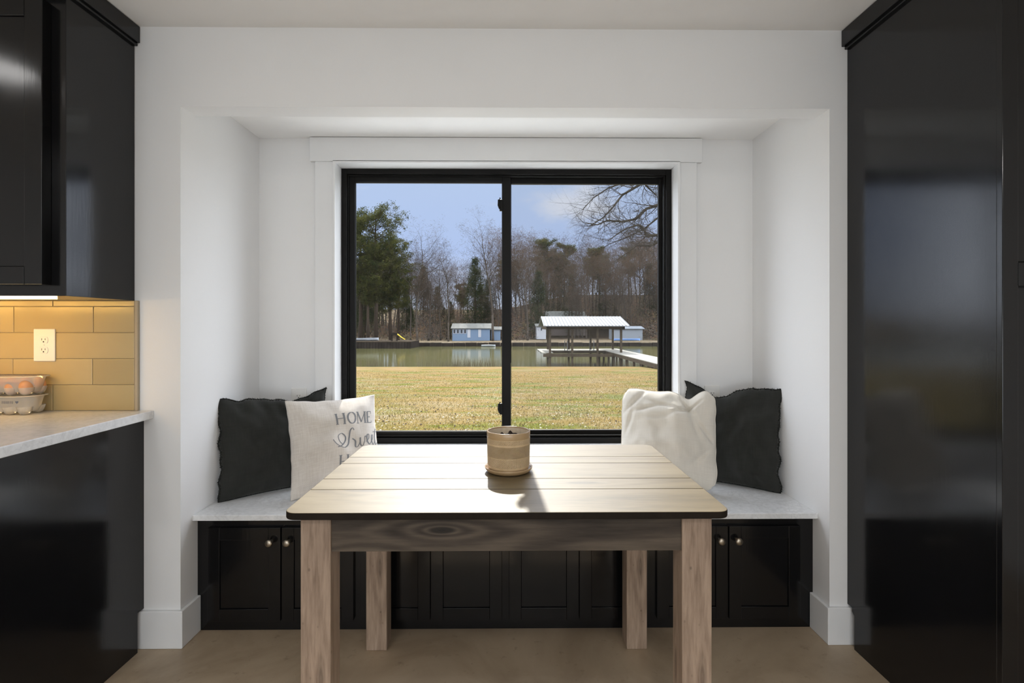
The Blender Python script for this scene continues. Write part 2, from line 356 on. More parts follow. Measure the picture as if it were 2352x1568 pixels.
# window (frame, jambs, two sashes, panes, latches, screen)
wn = thing('window_1', (0, 2.84, WZ0), None, None); wn['kind'] = 'structure'
j = MB(); o_ = WHX + .012
for (x0, x1, z0, z1) in ((-o_, -WHX, WZ0 - .012, WZ1 + .012), (WHX, o_, WZ0 - .012, WZ1 + .012), (-WHX, WHX, WZ1, WZ1 + .012), (-WHX, WHX, WZ0 - .012, WZ0)):
    j.box(x0, x1, NY - .021, 2.95, z0, z1)
j.build('jamb', M['trim'], wn, bevel=.002)
bd = MB()
for (x0, x1, z0, z1) in ((-WHX - .010, -WHX + .004, WZ0, WZ1 + .01), (WHX - .004, WHX + .010, WZ0, WZ1 + .01), (-WHX, WHX, WZ1 - .004, WZ1 + .010)):
    bd.box(x0, x1, NY - .027, NY - .012, z0, z1)
bd.build('bead', M['trim'], wn, bevel=.003)
def ring(bm, x0, x1, z0, z1, l, r, b, t, y0, y1):
    bm.box(x0, x0 + l, y0, y1, z0, z1); bm.box(x1 - r, x1, y0, y1, z0, z1); bm.box(x0 + l, x1 - r, y0, y1, z1 - t, z1); bm.box(x0 + l, x1 - r, y0, y1, z0, z0 + b)
fr = MB(); ring(fr, -WHX, WHX, WZ0, WZ1, .030, .030, .030, .030, 2.84, 2.94); ring(fr, -WHX + .03, WHX - .03, WZ0 + .03, WZ1 - .03, .008, .008, .008, .008, 2.853, 2.94)
fr.box(-WHX + .03, WHX - .03, 2.853, 2.858, WZ0 + .03, WZ0 + .044)
fr.build('window_frame', M['vinyl'], wn, bevel=.002)
s1 = MB(); ring(s1, -WHX + .038, .020, WZ0 + .036, WZ1 - .036, .028, .045, .024, .030, 2.862, 2.885); ring(s1, -WHX + .064, -.023, WZ0 + .058, WZ1 - .064, .005, .005, .005, .005, 2.868, 2.883)
sl = s1.build('sash', M['vinyl'], wn, bevel=.0015)
s2 = MB(); ring(s2, -.018, WHX - .036, WZ0 + .036, WZ1 - .036, .042, .020, .026, .030, 2.892, 2.915)
sr = s2.build('sash', M['vinyl'], wn, bevel=.0015)
MB().box(-WHX + .066, -.024, 2.872, 2.876, WZ0 + .060, WZ1 - .066).build('pane', M['glass'], sl)
MB().box(.024, WHX - .056, 2.900, 2.904, WZ0 + .062, WZ1 - .066).build('pane', M['glass'], sr)
sc_ = MB().add([(.018, 2.926, WZ0 + .04), (WHX - .04, 2.926, WZ0 + .04), (WHX - .04, 2.926, WZ1 - .04), (.018, 2.926, WZ1 - .04)], [(0, 1, 2, 3)]).build('insect_screen', M['screen'], wn)
MB().box(.016, .0225, 2.885, 2.93, .68, 1.06).build('weatherstrip', plain('pale_felt', (.30, .28, .16), .9), sr)
for zc in (1.915, .815):
    l = MB(); l.box(-.040, -.022, 2.845, 2.866, zc - .030, zc + .030)
    l.tube([(-.036, 2.847, zc + .038), (-.044, 2.843, zc + .026), (-.045, 2.843, zc - .002), (-.038, 2.846, zc - .02)], .006, 8)
    l.build('latch', M['vinyl'], sl, bevel=.002)

# ------------------------------------------------------------------ built-in bench
BF = 2.205; BTOP, BBOT = .490, .467
sb = MB().box(-NX, NX, 2.167, NY, BBOT, BTOP).build('bench_seat_slab', M['quartz'], loc=(0, 2.45, BBOT), bevel=.002)
tag(sb, 'long white quartz seat slab spanning the window alcove', 'bench seat')
bc = thing('bench_cabinet', (0, BF, 0), 'black built-in bench cabinet with eight doors under the window seat', 'cabinet')
cb = MB(); cb.box(-NX, NX, BF, NY, .0, BBOT)
cb.build('body', M['black_paint'], bc)
def shaker(bm, x0, x1, z0, z1, y, th=.019, st=.055, rec=.006):
    bm.box(x0, x0 + st, y - th, y, z0, z1); bm.box(x1 - st, x1, y - th, y, z0, z1)
    bm.box(x0 + st, x1 - st, y - th, y, z1 - st, z1); bm.box(x0 + st, x1 - st, y - th, y, z0, z0 + st)
    bm.box(x0 + st, x1 - st, y - th + rec, y, z0 + st, z1 - st)
def knob(p, c):
    k = MB().lathe([(.0001, 0), (.0075, 0), (.006, .004), (.0055, .012), (.010, .017), (.0145, .022), (.0155, .027), (.0125, .031), (.007, .033), (.0001, .0332)], 28, c, axis='y', cap=False)
    k.build('knob', M['nickel'], p)
edges = [(475, 644), (646, 812), (828, 988), (989, 1153), (1169, 1330), (1331, 1492), (1509, 1673), (1675, 1840)]
for i, (a, c) in enumerate(edges):
    x0, x1 = WX(a, BF - .019) + .001, WX(c, BF - .019) - .001
    d = MB(); shaker(d, x0, x1, .045, .430, BF - .0005, .018, .05, .007); dr = d.build('door', M['black_paint'], bc, bevel=.0015)
    kx = (x1 - .036) if i % 2 == 0 else (x0 + .030)
    knob(dr, (kx, BF - .018, .376))

# ------------------------------------------------------------------ dining table
TY0, TY1, TX0, TX1, TZ = 1.383, 2.170, -.588, .592, .775
tb = thing('dining_table', (0, 1.78, 0), 'rustic wooden dining table with pale plank top and dark apron, centred at the window bench', 'table')
TH = .019
bounds = [TY0, 1.582, 1.692, 1.882, 1.972, TY1]
rc = .035
def arc(cx, cy, a0, a1, r, n=8): return [(cx + r * math.cos(R(a0 + (a1 - a0) * i / n)), cy + r * math.sin(R(a0 + (a1 - a0) * i / n))) for i in range(n + 1)]
tm = MB(); ids = []
for i in range(5):
    y0, y1 = bounds[i] + (.0009 if i else 0), bounds[i + 1] - (.0009 if i < 4 else 0)
    if i == 0: pts = arc(TX0 + rc, y0 + rc, 180, 270, rc) + arc(TX1 - rc, y0 + rc, 270, 360, rc) + [(TX1, y1), (TX0, y1)]
    elif i == 4: pts = [(TX0, y0), (TX1, y0)] + arc(TX1 - rc, y1 - rc, 0, 90, rc) + arc(TX0 + rc, y1 - rc, 90, 180, rc)
    else: pts = [(TX0, y0), (TX1, y0), (TX1, y1), (TX0, y1)]
    tm.prism(pts, TZ - TH, TZ); ids += [i * .37] * (len(pts) + 2)
top = tm.build('tabletop', [M['table_top'], M['edge_wood']], tb)
set_board(top, ids)
for pg in top.data.polygons:
    if abs(pg.normal.z) < .5: pg.material_index = 1
    elif pg.normal.z < 0: pg.material_index = 1
bv = top.modifiers.new('edge', 'BEVEL'); bv.width = .0022; bv.segments = 2; bv.limit_method = 'ANGLE'; bv.angle_limit = R(50)
LW = .080; LX = .548; LF0, LB0 = 1.405, 2.058
ap = MB(); AH = .094; az = TZ - TH
ap2 = MB().box(-LX + LW, LX - LW, LF0 + .006, LF0 + .030, az - AH, az).build('apron', M['apron'], tb, bevel=.001)
MB().box(-LX + LW, LX - LW, LB0 + LW - .03, LB0 + LW - .006, az - AH, az).build('apron', M['apron'], tb, bevel=.001)
for s in (-1, 1):
    x = s * (LX - .006); MB().box(min(x, x - s * .024), max(x, x - s * .024), LF0 + LW, LB0, az - AH, az).build('apron', M['apron'], tb, bevel=.001)
    for y in (LF0, LB0):
        xo, xi = s * LX, s * (LX - LW)
        lg = MB().box(min(xo, xi), max(xo, xi), y, y + LW, 0, az).build('leg', M['leg'], tb, loc=(min(xo, xi), y, 0), bevel=.003)

# ------------------------------------------------------------------ planter on the table
PX_, PY_ = W(1168, 1000, 1.772).x, 1.772
def flip_y(prof): return prof
sz = TZ + .0008
sau = MB().lathe([(.0001, 0), (.060, 0), (.066, .002), (.0735, .006), (.0785, .013), (.0800, .0185), (.0785, .0195), (.0745, .0150), (.070, .010), (.060, .008), (.0001, .008)], 72, (PX_, PY_, sz), cap=False)
so = sau.build('plant_saucer', M['pot_glaze'], loc=(PX_, PY_, sz)); tag(so, 'round tan glazed saucer under the pot on the table', 'saucer')
pz = sz + .0084
pt = thing('plant_pot', (PX_, PY_, pz), 'tan ceramic plant pot carved with diamonds, standing on the wooden table', 'plant pot')
MB().lathe([(.0001, 0), (.060, 0), (.0665, .004), (.069, .010), (.0705, .02), (.0722, .105), (.0724, .108)], 96, (PX_, PY_, pz), cap=False).build('body', M['pot'], pt)
MB().lathe([(.0722, .108), (.0728, .112), (.0730, .126), (.0722, .1295), (.0705, .1300), (.0685, .1290), (.0675, .124)], 96, (PX_, PY_, pz), cap=False).build('rim', M['pot_glaze'], pt)
MB().lathe([(.0675, .125), (.0665, .07), (.064, .02), (.0001, .018)], 72, (PX_, PY_, pz), cap=False).build('inner_wall', M['pot_inside'], pt)
rnd = random.Random(4)
so_ = MB(); n = 30; vs_ = [(PX_, PY_, pz + .104)]
for k in range(1, 7):
    for a in range(n):
        r = .0655 * k / 6; th = 2 * math.pi * a / n
        vs_.append((PX_ + r * math.cos(th), PY_ + r * math.sin(th), pz + .100 + (rnd.random() * .012 if k < 6 else 0)))
fs_ = [(0, 1 + a, 1 + (a + 1) % n) for a in range(n)]
for k in range(5):
    for a in range(n): fs_.append((1 + k * n + a, 1 + (k + 1) * n + a, 1 + (k + 1) * n + (a + 1) % n, 1 + k * n + (a + 1) % n))
so_.add(vs_, fs_)
for (dx, dy, hh) in ((-.022, -.005, .022), (.002, .01, .018), (.006, .012, .024), (.010, .008, .02)):
    so_.lathe([(.0001, -.006), (.005, -.003), (.006, .003), (.0001, .008)], 9, (PX_ + dx, PY_ + dy, pz + .095 + hh), cap=False)
so_.build('soil', M['soil'], pt)

# ------------------------------------------------------------------ pillows
def pillow(name, label, m, bl, br, lean, hgt, thick, pinch=.05, deform=None, seedv=0, fringe=None, pipe=None, res=56, cat='pillow', grp=None, wr=.004, rnd_c=0.0, pexp=.45):
    """bl / br: bottom corners on the seat (world XY), seen from the room; lean: how far the top edge sits behind the bottom."""
    bl = Vector((*bl, BTOP)); br = Vector((*br, BTOP)); wdt = (br - bl).length; ux = (br - bl).normalized()
    nb = Vector((-ux.y, ux.x, 0))                                   # away from the room
    up = (Vector((0, 0, 1)) * math.sqrt(max(hgt * hgt - lean * lean, 0)) + nb * lean) / hgt
    nf = ux.cross(up); nf = nf if nf.dot(nb) < 0 else -nf            # towards the room
    cen = (bl + br) / 2 + up * hgt / 2
    root = thing(name, tuple(cen), label, cat, grp)
    def P(u, v, side, off=0.0):
        pu, pv = u * (1 - pinch * (1 - v * v)), v * (1 - pinch * (1 - u * u))
        if rnd_c:
            k = (u * u * v * v) ** 3 * rnd_c; pu *= 1 - k; pv *= 1 - k
        prof = max(0, (1 - u * u) * (1 - v * v)) ** pexp
        w1 = noise.noise(Vector((u * 2.1 + seedv, v * 2.1, seedv * 2))) * .35
        edge = noise.noise(Vector((math.atan2(v, u) * 3.5, seedv, 3))) * math.exp(-((1 - max(abs(u), abs(v))) / .28) ** 2)
        wrk = (noise.noise(Vector((u * 5 + seedv, v * 4, 1.7))) + .6 * edge * 3) * wr
        d = (thick * prof * (1 + w1)) * (1 if side > 0 else .35) + wrk * min(1, prof * 2.0)
        e1 = noise.noise(Vector((v * 4, seedv, 7))) * wr * 1.1; e2 = noise.noise(Vector((u * 4, seedv, 17))) * wr * 1.1
        q = Vector((pu * wdt / 2 + e1 * abs(u) ** 3, pv * hgt / 2 + (e2 if v > 0 else 0) * abs(v) ** 3, side * d))
        if deform: q = deform(u, v, side, q)
        return cen + ux * q.x + up * q.y + nf * (q.z + side * off)
    mb = MB(); g = res; uvs = []
    def cs(i): t_ = -1 + 2 * i / g; return math.sin(t_ * math.pi / 2) * .55 + t_ * .45
    for side in (1, -1):
        vs = [P(cs(i), cs(j), side) for j in range(g + 1) for i in range(g + 1)]
        fs = [(j * (g + 1) + i, j * (g + 1) + i + 1, (j + 1) * (g + 1) + i + 1, (j + 1) * (g + 1) + i) for j in range(g) for i in range(g)]
        if side < 0: fs = [f[::-1] for f in fs]
        mb.add(vs, fs, True); uvs += [(cs(i), cs(j)) for j in range(g + 1) for i in range(g + 1)]
    o = mb.build('cover', m, root)
    uvl = o.data.uv_layers.new(name='UVMap')
    for lp in o.data.loops: uvl.data[lp.index].uv = (uvs[lp.vertex_index][0] * .5 + .5, uvs[lp.vertex_index][1] * .5 + .5)
    bm = bmesh.new(); bm.from_mesh(o.data); bmesh.ops.remove_doubles(bm, verts=bm.verts, dist=.0004); bmesh.ops.recalc_face_normals(bm, faces=bm.faces); bm.to_mesh(o.data); bm.free()
    per = [(-1 + 2 * i / 60, -1) for i in range(60)] + [(1, -1 + 2 * i / 60) for i in range(60)] + [(1 - 2 * i / 60, 1) for i in range(60)] + [(-1, 1 - 2 * i / 60) for i in range(60)]
    if fringe:
        fb = MB(); rr = random.Random(seedv * 7 + 1)
        for (u, v) in per:
            for k in range(7):
                du = u + (rr.random() - .5) * .04; dv = v + (rr.random() - .5) * .04
                u2, v2 = max(-1, min(1, du)), max(-1, min(1, dv))
                p0 = P(u2, v2, 1); c0 = P(u2 * .8, v2 * .8, 1); c0 -= nf * (c0 - p0).dot(nf)
                out = (p0 - c0); out = out.normalized() if out.length > 1e-6 else up
                out = (out + Vector((rr.uniform(-.7, .7), rr.uniform(-.7, .7), rr.uniform(-.7, .7)))).normalized()
                if v < -.98: out.z = abs(out.z) * .15
                L = rr.uniform(.003, .009)
                q = p0 + out * L
                if q.z < BTOP + .001: q.z = BTOP + .001
                sid = out.cross(nf).normalized() * .0012
                fb.add([p0 - sid, p0 + sid, q + sid * .4, q - sid * .4 + nf * .0006], [(0, 1, 2, 3)])
        fb.tube([P(u, v, 1) for u, v in per] + [P(*per[0], 1)], .0032, 5)
        fb.build('fringe', fringe, root)
    if pipe:
        MB().tube([P(u, v, 1) for u, v in per] + [P(*per[0], 1)], .0030, 7).build('piping', pipe, root)
    return root, P
def floppy_tr(u, v, side, q):       # upper right corner folded up and forward
    k = max(0, (u + v) / 2 - .55) / .45
    if k > 0: q.y += .022 * k * k; q.x += .01 * k; q.z += side * 0 + .02 * k * k
    sag = max(0, v) * math.exp(-((u - .35) / .42) ** 2); q.y -= .024 * sag
    return q
def floppy_tl(u, v, side, q):
    k = max(0, (-u + v) / 2 - .55) / .45
    if k > 0: q.y += .012 * k * k; q.x -= .012 * k
    sag = max(0, v) * math.exp(-((u + .30) / .38) ** 2); q.y -= .052 * sag
    return q
pillow('throw_pillow', 'charcoal fringed pillow behind the lettered pillow, in the left alcove corner', M['charcoal'], (-1.262, 2.325), (-.893, 2.625), .055, .445, .060, .045, floppy_tr, 1, wr=.012, fringe=M['charcoal_fringe'], cat='pillow')
pillow('throw_pillow', 'charcoal fringed pillow behind the plain cream pillow, in the right alcove corner', M['charcoal'], (.905, 2.675), (1.262, 2.425), .045, .480, .056, .045, floppy_tl, 5, wr=.012, fringe=M['charcoal_fringe'], cat='pillow')
def txt_def(u, v, side, q):
    # creases at the left edge and a soft pull
    k = math.exp(-((v + .33 + .12 * u) / .055) ** 2) * math.exp(-((u + .72) / .28) ** 2) * (1 if side > 0 else 0)
    q.z -= .016 * k
    k = math.exp(-((v + .86) / .05) ** 2) * math.exp(-((u + .55) / .3) ** 2) * (1 if side > 0 else 0); q.z -= .010 * k
    return q
tp, TP = pillow('throw_pillow', 'oatmeal pillow printed HOME Sweet HOME, left of the table', M['greige'], (-.955, 2.335), (-.590, 2.550), .165, .455, .105, .065, txt_def, 9, cat='pillow', wr=.003, pexp=.66)
def cream_def(u, v, side, q):
    chop = math.exp(-((u - .42) / .20) ** 2) * max(0, v) ** 2
    q.y -= .048 * chop; q.z *= 1 - .35 * chop
    q.y -= .012 * math.exp(-((u + .25) / .4) ** 2) * max(0, v) ** 2
    ear = max(0, v) ** 3 * max(0, abs(u)) ** 3; q.z *= 1 + .2 * ear
    if side > 0:
        for (a, b_, c_, dpt, wd) in ((.42, .66, -1.5, .024, .05), (.36, .60, .5, .020, .045), (-.72, .68, 1.1, .020, .05), (-.45, .56, .30, .018, .04), (-.05, .64, -.25, .016, .04), (.55, .30, -2.4, .014, .05), (-.82, .25, 3.0, .014, .05), (.80, .10, -1.2, .014, .045), (.72, -.35, .8, .010, .05), (-.2, .38, .15, .010, .05)):
            # crease lines through (a,b_) with slope c_
            dist = ((v - b_) - c_ * (u - a)) / math.sqrt(1 + c_ * c_); along = math.hypot(u - a, v - b_)
            q.z -= dpt * math.exp(-(dist / wd) ** 2) * math.exp(-(along / .30) ** 2)
    return q
pillow('throw_pillow', 'plain cream pillow with a dented top, right of the table', M['cream'], (.540, 2.570), (.975, 2.420), .160, .490, .105, .05, cream_def, 13, pipe=M['cream_pipe'], cat='pillow', wr=.007, rnd_c=.13, res=110, pexp=.62)
# lettering, drawn as ribbons that lie on the pillow cloth
def ribbon(mb, pts, wd, P):
    n = len(pts)
    fine = []
    for i in range(n - 1):
        k = max(1, int(math.hypot(pts[i + 1][0] - pts[i][0], pts[i + 1][1] - pts[i][1]) / .03))
        for j in range(k): fine.append((pts[i][0] + (pts[i + 1][0] - pts[i][0]) * j / k, pts[i][1] + (pts[i + 1][1] - pts[i][1]) * j / k, i + j / k))
    fine.append((pts[-1][0], pts[-1][1], n - 1))
    vs = []; m_ = len(fine)
    for i, (x, y, t_) in enumerate(fine):
        x0, y0, _ = fine[max(0, i - 1)]; x1, y1, _ = fine[min(m_ - 1, i + 1)]
        dx, dy = x1 - x0, y1 - y0; l = math.hypot(dx, dy) or 1
        ww = wd(i / (m_ - 1), dx / l, dy / l) if callable(wd) else wd
        vs += [P(x - dy / l * ww, y + dx / l * ww, 1, .0010), P(x + dy / l * ww, y - dx / l * ww, 1, .0010)]
    mb.add(vs, [(2 * i, 2 * i + 1, 2 * i + 3, 2 * i + 2) for i in range(m_ - 1)])
def smooth_curve(pts, n=10):
    out = []
    for i in range(len(pts) - 1):
        p0, p1, p2, p3 = pts[max(0, i - 1)], pts[i], pts[i + 1], pts[min(len(pts) - 1, i + 2)]
        for k in range(n):
            t_ = k / n
            out.append(tuple(.5 * (2 * p1[a] + (p2[a] - p0[a]) * t_ + (2 * p0[a] - 5 * p1[a] + 4 * p2[a] - p3[a]) * t_ ** 2 + (3 * p1[a] - p0[a] - 3 * p2[a] + p3[a]) * t_ ** 3) for a in (0, 1)))
    return out + [pts[-1]]
def caps(mb, u0, v0, v1, wd_tot, P):
    H = v1 - v0; s = .020; th = .008
    def st(a, b, wdt): ribbon(mb, [a, b], wdt, P)
    def serif(x, y): st((x - .032, y), (x + .032, y), th * .8)
    g = wd_tot
    # H
    x0, x1 = u0, u0 + .19 * g
    st((x0, v0), (x0, v1), s); st((x1, v0), (x1, v1), s); st((x0, v0 + H * .52), (x1, v0 + H * .52), th)
    for x in (x0, x1): serif(x, v0); serif(x, v1)
    # O
    cx, rx = u0 + .40 * g, .115 * g
    ribbon(mb, [(cx + rx * math.cos(a * math.pi / 14), v0 + H / 2 + H * .5 * math.sin(a * math.pi / 14)) for a in range(29)], lambda t_, dx, dy: th + (s - th) * abs(dy), P)
    # M
    x0, x1 = u0 + .58 * g, u0 + .80 * g; xm = (x0 + x1) / 2
    st((x0, v0), (x0, v1), th); st((x1, v0), (x1, v1), s); st((x0, v1), (xm, v0 + H * .1), s * .9); st((xm, v0 + H * .1), (x1, v1), th)
    serif(x0, v0); serif(x1, v0); serif(x0, v1); serif(x1, v1)
    # E
    x0, x1 = u0 + .88 * g, u0 + g
    st((x0, v0), (x0, v1), s); st((x0, v0), (x1, v0), th); st((x0, v1), (x1, v1), th); st((x0, v0 + H * .52), (x1 - .03, v0 + H * .52), th)
    serif(x0, v0); st((x1, v0), (x1, v0 + .05), th * .7); st((x1, v1), (x1, v1 - .05), th * .7)
lt = MB(); U0, UW = -.02, .86
caps(lt, U0, .35, .60, UW, TP)
wdS = lambda t_, dx, dy: .006 + .014 * max(0, -dy * .3 + abs(dy) * .6)
def sc_pts(pts): return smooth_curve(pts)
ribbon(lt, sc_pts([(.36, .20), (.33, .25), (.27, .20), (.23, .05), (.18, -.10), (.08, -.17), (-.03, -.13), (-.12, -.06), (-.17, 0.02)]), wdS, TP)
ribbon(lt, sc_pts([(.05, -.10), (-.02, -.02), (-.03, .10), (.06, .15), (.14, .08), (.12, -.02), (.02, -.12), (-.08, -.15)]), wdS, TP)
ribbon(lt, sc_pts([(.30, .02), (.36, -.04), (.35, -.16), (.40, -.17), (.46, -.08), (.48, .02), (.47, -.12), (.52, -.16), (.58, -.06), (.60, .04), (.65, .02)]), wdS, TP)
ribbon(lt, sc_pts([(.62, -.08), (.70, .0), (.71, .08), (.66, .06), (.65, -.06), (.71, -.13), (.78, -.05)]), wdS, TP)
ribbon(lt, sc_pts([(.76, -.08), (.82, .0), (.83, .07), (.79, .05), (.78, -.06), (.83, -.13), (.89, -.04)]), wdS, TP)
ribbon(lt, sc_pts([(.95, .22), (.91, .10), (.89, -.05), (.92, -.12), (.96, -.08)]), wdS, TP)
ribbon(lt, [(.84, .14), (.98, .16)], .007, TP)
caps(lt, U0, -.58, -.33, UW, TP)
lt.build('lettering', M['ink'], tp)['label'] = 'grey printed words HOME Sweet HOME'

# ------------------------------------------------------------------ outlets
def outlet(loc, pw, ph, label):
    x, y, z = loc; root = thing('wall_outlet', loc, label, 'outlet')
    MB().box(x - pw / 2, x + pw / 2, y - .006, y, z - ph / 2, z + ph / 2).build('cover_plate', M['outlet'], root, bevel=.003)
    for dz in (.0195, -.0195):
        pts = []
        for a in range(32):
            t_ = 2 * math.pi * a / 32; pts.append((x + .0172 * math.cos(t_), max(-.0125, min(.0125, .0172 * math.sin(t_))) + z + dz))
        rec = MB().prism_ax([(p[0], p[1]) for p in pts], y - .0085, y - .005, 'y').build('receptacle', M['outlet'], root, bevel=.0008)
        sl_ = MB(); sl_.box(x - .0075, x - .0055, y - .0088, y - .008, z + dz - .001, z + dz + .007).box(x + .0055, x + .0075, y - .0088, y - .008, z + dz, z + dz + .0065)
        sl_.lathe([(.0001, 0), (.0027, 0), (.0027, .0008), (.0001, .0008)], 12, (x, y - .008, z + dz - .0065), axis='y', cap=False)
        sl_.build('slot', M['slot'], rec)
    MB().lathe([(.0001, 0), (.003, 0), (.0025, .001), (.0001, .0012)], 12, (x, y - .006, z), axis='y', cap=False).build('screw', M['outlet'], root)
outlet((WX(1635, NY), NY, W(1635, 903, NY).z - .020), .080, .124, 'white outlet behind the right charcoal pillow')
outlet((WX(687, NY), NY, W(687, 895, NY).z - .052), .080, .124, 'white outlet half hidden behind the left charcoal pillow')
outlet((-1.802, YW - .0125, 1.189), .083, .127, 'cream outlet on the tiled backsplash above the counter')

# ------------------------------------------------------------------ left kitchen run
UX = -1.463; UY = 1.765; UZ = 1.363
uc = thing('upper_cabinet', (UX - .9, YW, UZ), 'tall black upper cabinet above the tiled backsplash', 'cabinet')
MB().box(XL + .002, UX, UY, YW - .002, UZ, CEIL - .004).build('body', M['black_paint'], uc, bevel=.0015)
dx1 = UX - .048
for k in range(4):
    x1 = dx1 - k * .46; x0 = x1 - .455
    d = MB(); shaker(d, x0, x1, UZ + .036, CEIL - .11, UY, .036, .012 if False else .058, .006)
    dd_ = d.build('door', M['black_paint'], uc, bevel=.002)
cr = MB(); cr.box(XL + .002, UX + .022, UY - .060, YW - .002, 2.373, CEIL - .002)
cr.prism_ax([(UY - .060, 2.374), (YW, 2.374), (YW, 2.362), (UY - .05, 2.362)], XL, UX + .012, 'x')
cr.build('crown_trim', M['black_paint'], uc, bevel=.003)
ls = MB(); ls.box(XL + .1, UX - .045, UY + .004, UY + .020, UZ - .010, UZ)
lo_ = ls.build('light_strip', M['led'], loc=(-2.4, UY + .01, UZ - .01)); tag(lo_, 'warm glowing light strip under the black upper cabinet', 'light strip')
for x in (-1.88, -2.35, -2.8, -3.25):
    lamp('strip_lamp', 'AREA', (x, UY + .012, UZ - .012), 1.4, (1, .54, .10), .40, .012, (R(50), 0, 0), R(160))
bc2 = thing('base_cabinet', (-1.9, 1.8, 0), 'black base cabinet with a plain end panel below the kitchen counter', 'cabinet')
g = MB()
BX = -1.4275
g.prism_ax([(1.48, 0), (YW - .036, 0), (YW - .036, BBH + .006), (YW, BBH + .006), (YW, .900), (1.48, .900)], BX - .019, BX, 'x')
g.build('end_panel', M['black_paint'], bc2, bevel=.0012)
MB().box(XL + .002, BX - .019, 1.50, YW - .002, .0, .900).build('body', M['black_paint'], bc2)
for k in range(3):
    x1 = BX - .03 - k * .6; d = MB(); shaker(d, x1 - .59, x1, .11, .70, 1.50, .019, .055, .007); d.build('door', M['black_paint'], bc2, bevel=.0015)
    MB().box(x1 - .59, x1, 1.481, 1.50, .715, .885).build('drawer', M['black_paint'], bc2, bevel=.0015)
ct = MB().box(XL, -1.388, 1.452, YW, .900, .932).build('countertop', M['quartz'], loc=(-2.3, 1.8, .9), bevel=.003)
tag(ct, 'white quartz kitchen countertop under the warm strip light', 'countertop')
# backsplash tiles
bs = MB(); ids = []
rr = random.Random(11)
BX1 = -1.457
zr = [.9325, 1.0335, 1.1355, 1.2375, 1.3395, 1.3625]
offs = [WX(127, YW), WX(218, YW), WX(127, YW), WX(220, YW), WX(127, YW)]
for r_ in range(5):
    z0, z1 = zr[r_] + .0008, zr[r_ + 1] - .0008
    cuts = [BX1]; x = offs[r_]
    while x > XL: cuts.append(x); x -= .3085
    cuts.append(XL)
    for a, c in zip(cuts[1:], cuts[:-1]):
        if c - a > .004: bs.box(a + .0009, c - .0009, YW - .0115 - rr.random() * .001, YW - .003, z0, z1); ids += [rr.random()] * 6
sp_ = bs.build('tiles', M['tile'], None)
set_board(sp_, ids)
bsr = thing('tile_backsplash', (-2.4, YW, 1.15), 'cream glazed subway tile backsplash between counter and black upper cabinet', 'backsplash')
sp_.parent = bsr; sp_.location = -Vector(bsr['_o'])
bvm = sp_.modifiers.new('edge', 'BEVEL'); bvm.width = .0018; bvm.segments = 2
MB().box(XL + .002, BX1 + .0005, YW - .008, YW - .001, .932, 1.3625).build('grout', M['grout'], bsr)
MB().box(BX1 + .0005, -1.4435, YW - .0135, YW - .001, .9322, 1.3625).build('edge_trim', M['grout'], bsr, bevel=.002)

# egg cartons
def carton(loc, label, heart):
    x1, yc, z0 = loc; L, D_, H = .42, .108, .068; root = thing('egg_carton', (x1 - L / 2, yc, z0), label, 'egg carton')
    def outline(sc, zz, cx, n=44):
        pts = []
        for k in range(n):
            t_ = 2 * math.pi * k / n; c, s_ = math.cos(t_), math.sin(t_)
            pts.append((cx + (L / 2 + sc) * (abs(c) ** .5) * (1 if c > 0 else -1), yc + (D_ / 2 + sc) * (abs(s_) ** .6) * (1 if s_ > 0 else -1), zz))
        return pts
    cx = x1 - L / 2; n = 44; prof = [(-.016, .012), (-.009, .030), (-.003, .058), (0, H - .002), (.010, H), (.010, H + .003), (0, H + .003)]
    vs = []
    for sc, zz in prof: vs += outline(sc, z0 + zz, cx)
    tr = MB().add(vs, [(i * n + k, i * n + (k + 1) % n, (i + 1) * n + (k + 1) % n, (i + 1) * n + k) for i in range(3) for k in range(n)], True).build('tray', M['plastic'], root)
    MB().add(vs[3 * n:], [(i * n + k, i * n + (k + 1) % n, (i + 1) * n + (k + 1) % n, (i + 1) * n + k) for i in range(3) for k in range(n)], True).build('flange', M['flange'], root)
    cups = MB()
    for r_ in (-1, 1):
        for k in range(7):
            cups.lathe([(.0001, .0008), (.010, .0012), (.0165, .006), (.021, .014), (.0235, .024), (.0250, .030)], 20, (x1 - .034 - k * .0525, yc + r_ * .0265, z0), cap=False)
    cups.build('egg_cup', M['plastic'], root)
    if heart:
        pr = MB(); yf = yc - D_ / 2 - .0012; zc = z0 + .050
        hp = []
        for k in range(28):
            t_ = 2 * math.pi * k / 28; hp.append((.0060 * (16 * math.sin(t_) ** 3) / 16, .0060 * (13 * math.cos(t_) - 5 * math.cos(2 * t_) - 2 * math.cos(3 * t_) - math.cos(4 * t_)) / 16))
        hx = x1 - .037
        pr.prism_ax([(hx + a, zc + c) for a, c in hp], yf - .0004, yf, 'y')
        q = random.Random(3)
        for k in range(34):
            x = hx - .014 - k * .0036 - (.006 if k > 11 else 0) - (.005 if k > 18 else 0)
            pr.box(x - q.uniform(.0008, .0016), x, yf - .0004, yf, zc - .0045 - q.random() * .001, zc + .0045)
        pr.build('print', plain('blue_grey_print', (.12, .13, .17), .6), root)
    return root
M['flange'] = clear('plastic_rim', (.93, .92, .90), .45, .2, 1.3, (.85, .8, .7))[0]
EX = -1.758; EY = 2.012
carton((EX - .006, EY, .9328), 'empty clear egg carton with a printed heart, on the counter under another', True)
carton((EX, EY, 1.0048), 'clear plastic egg carton holding brown eggs, stacked on the empty one', False)
egg0 = None
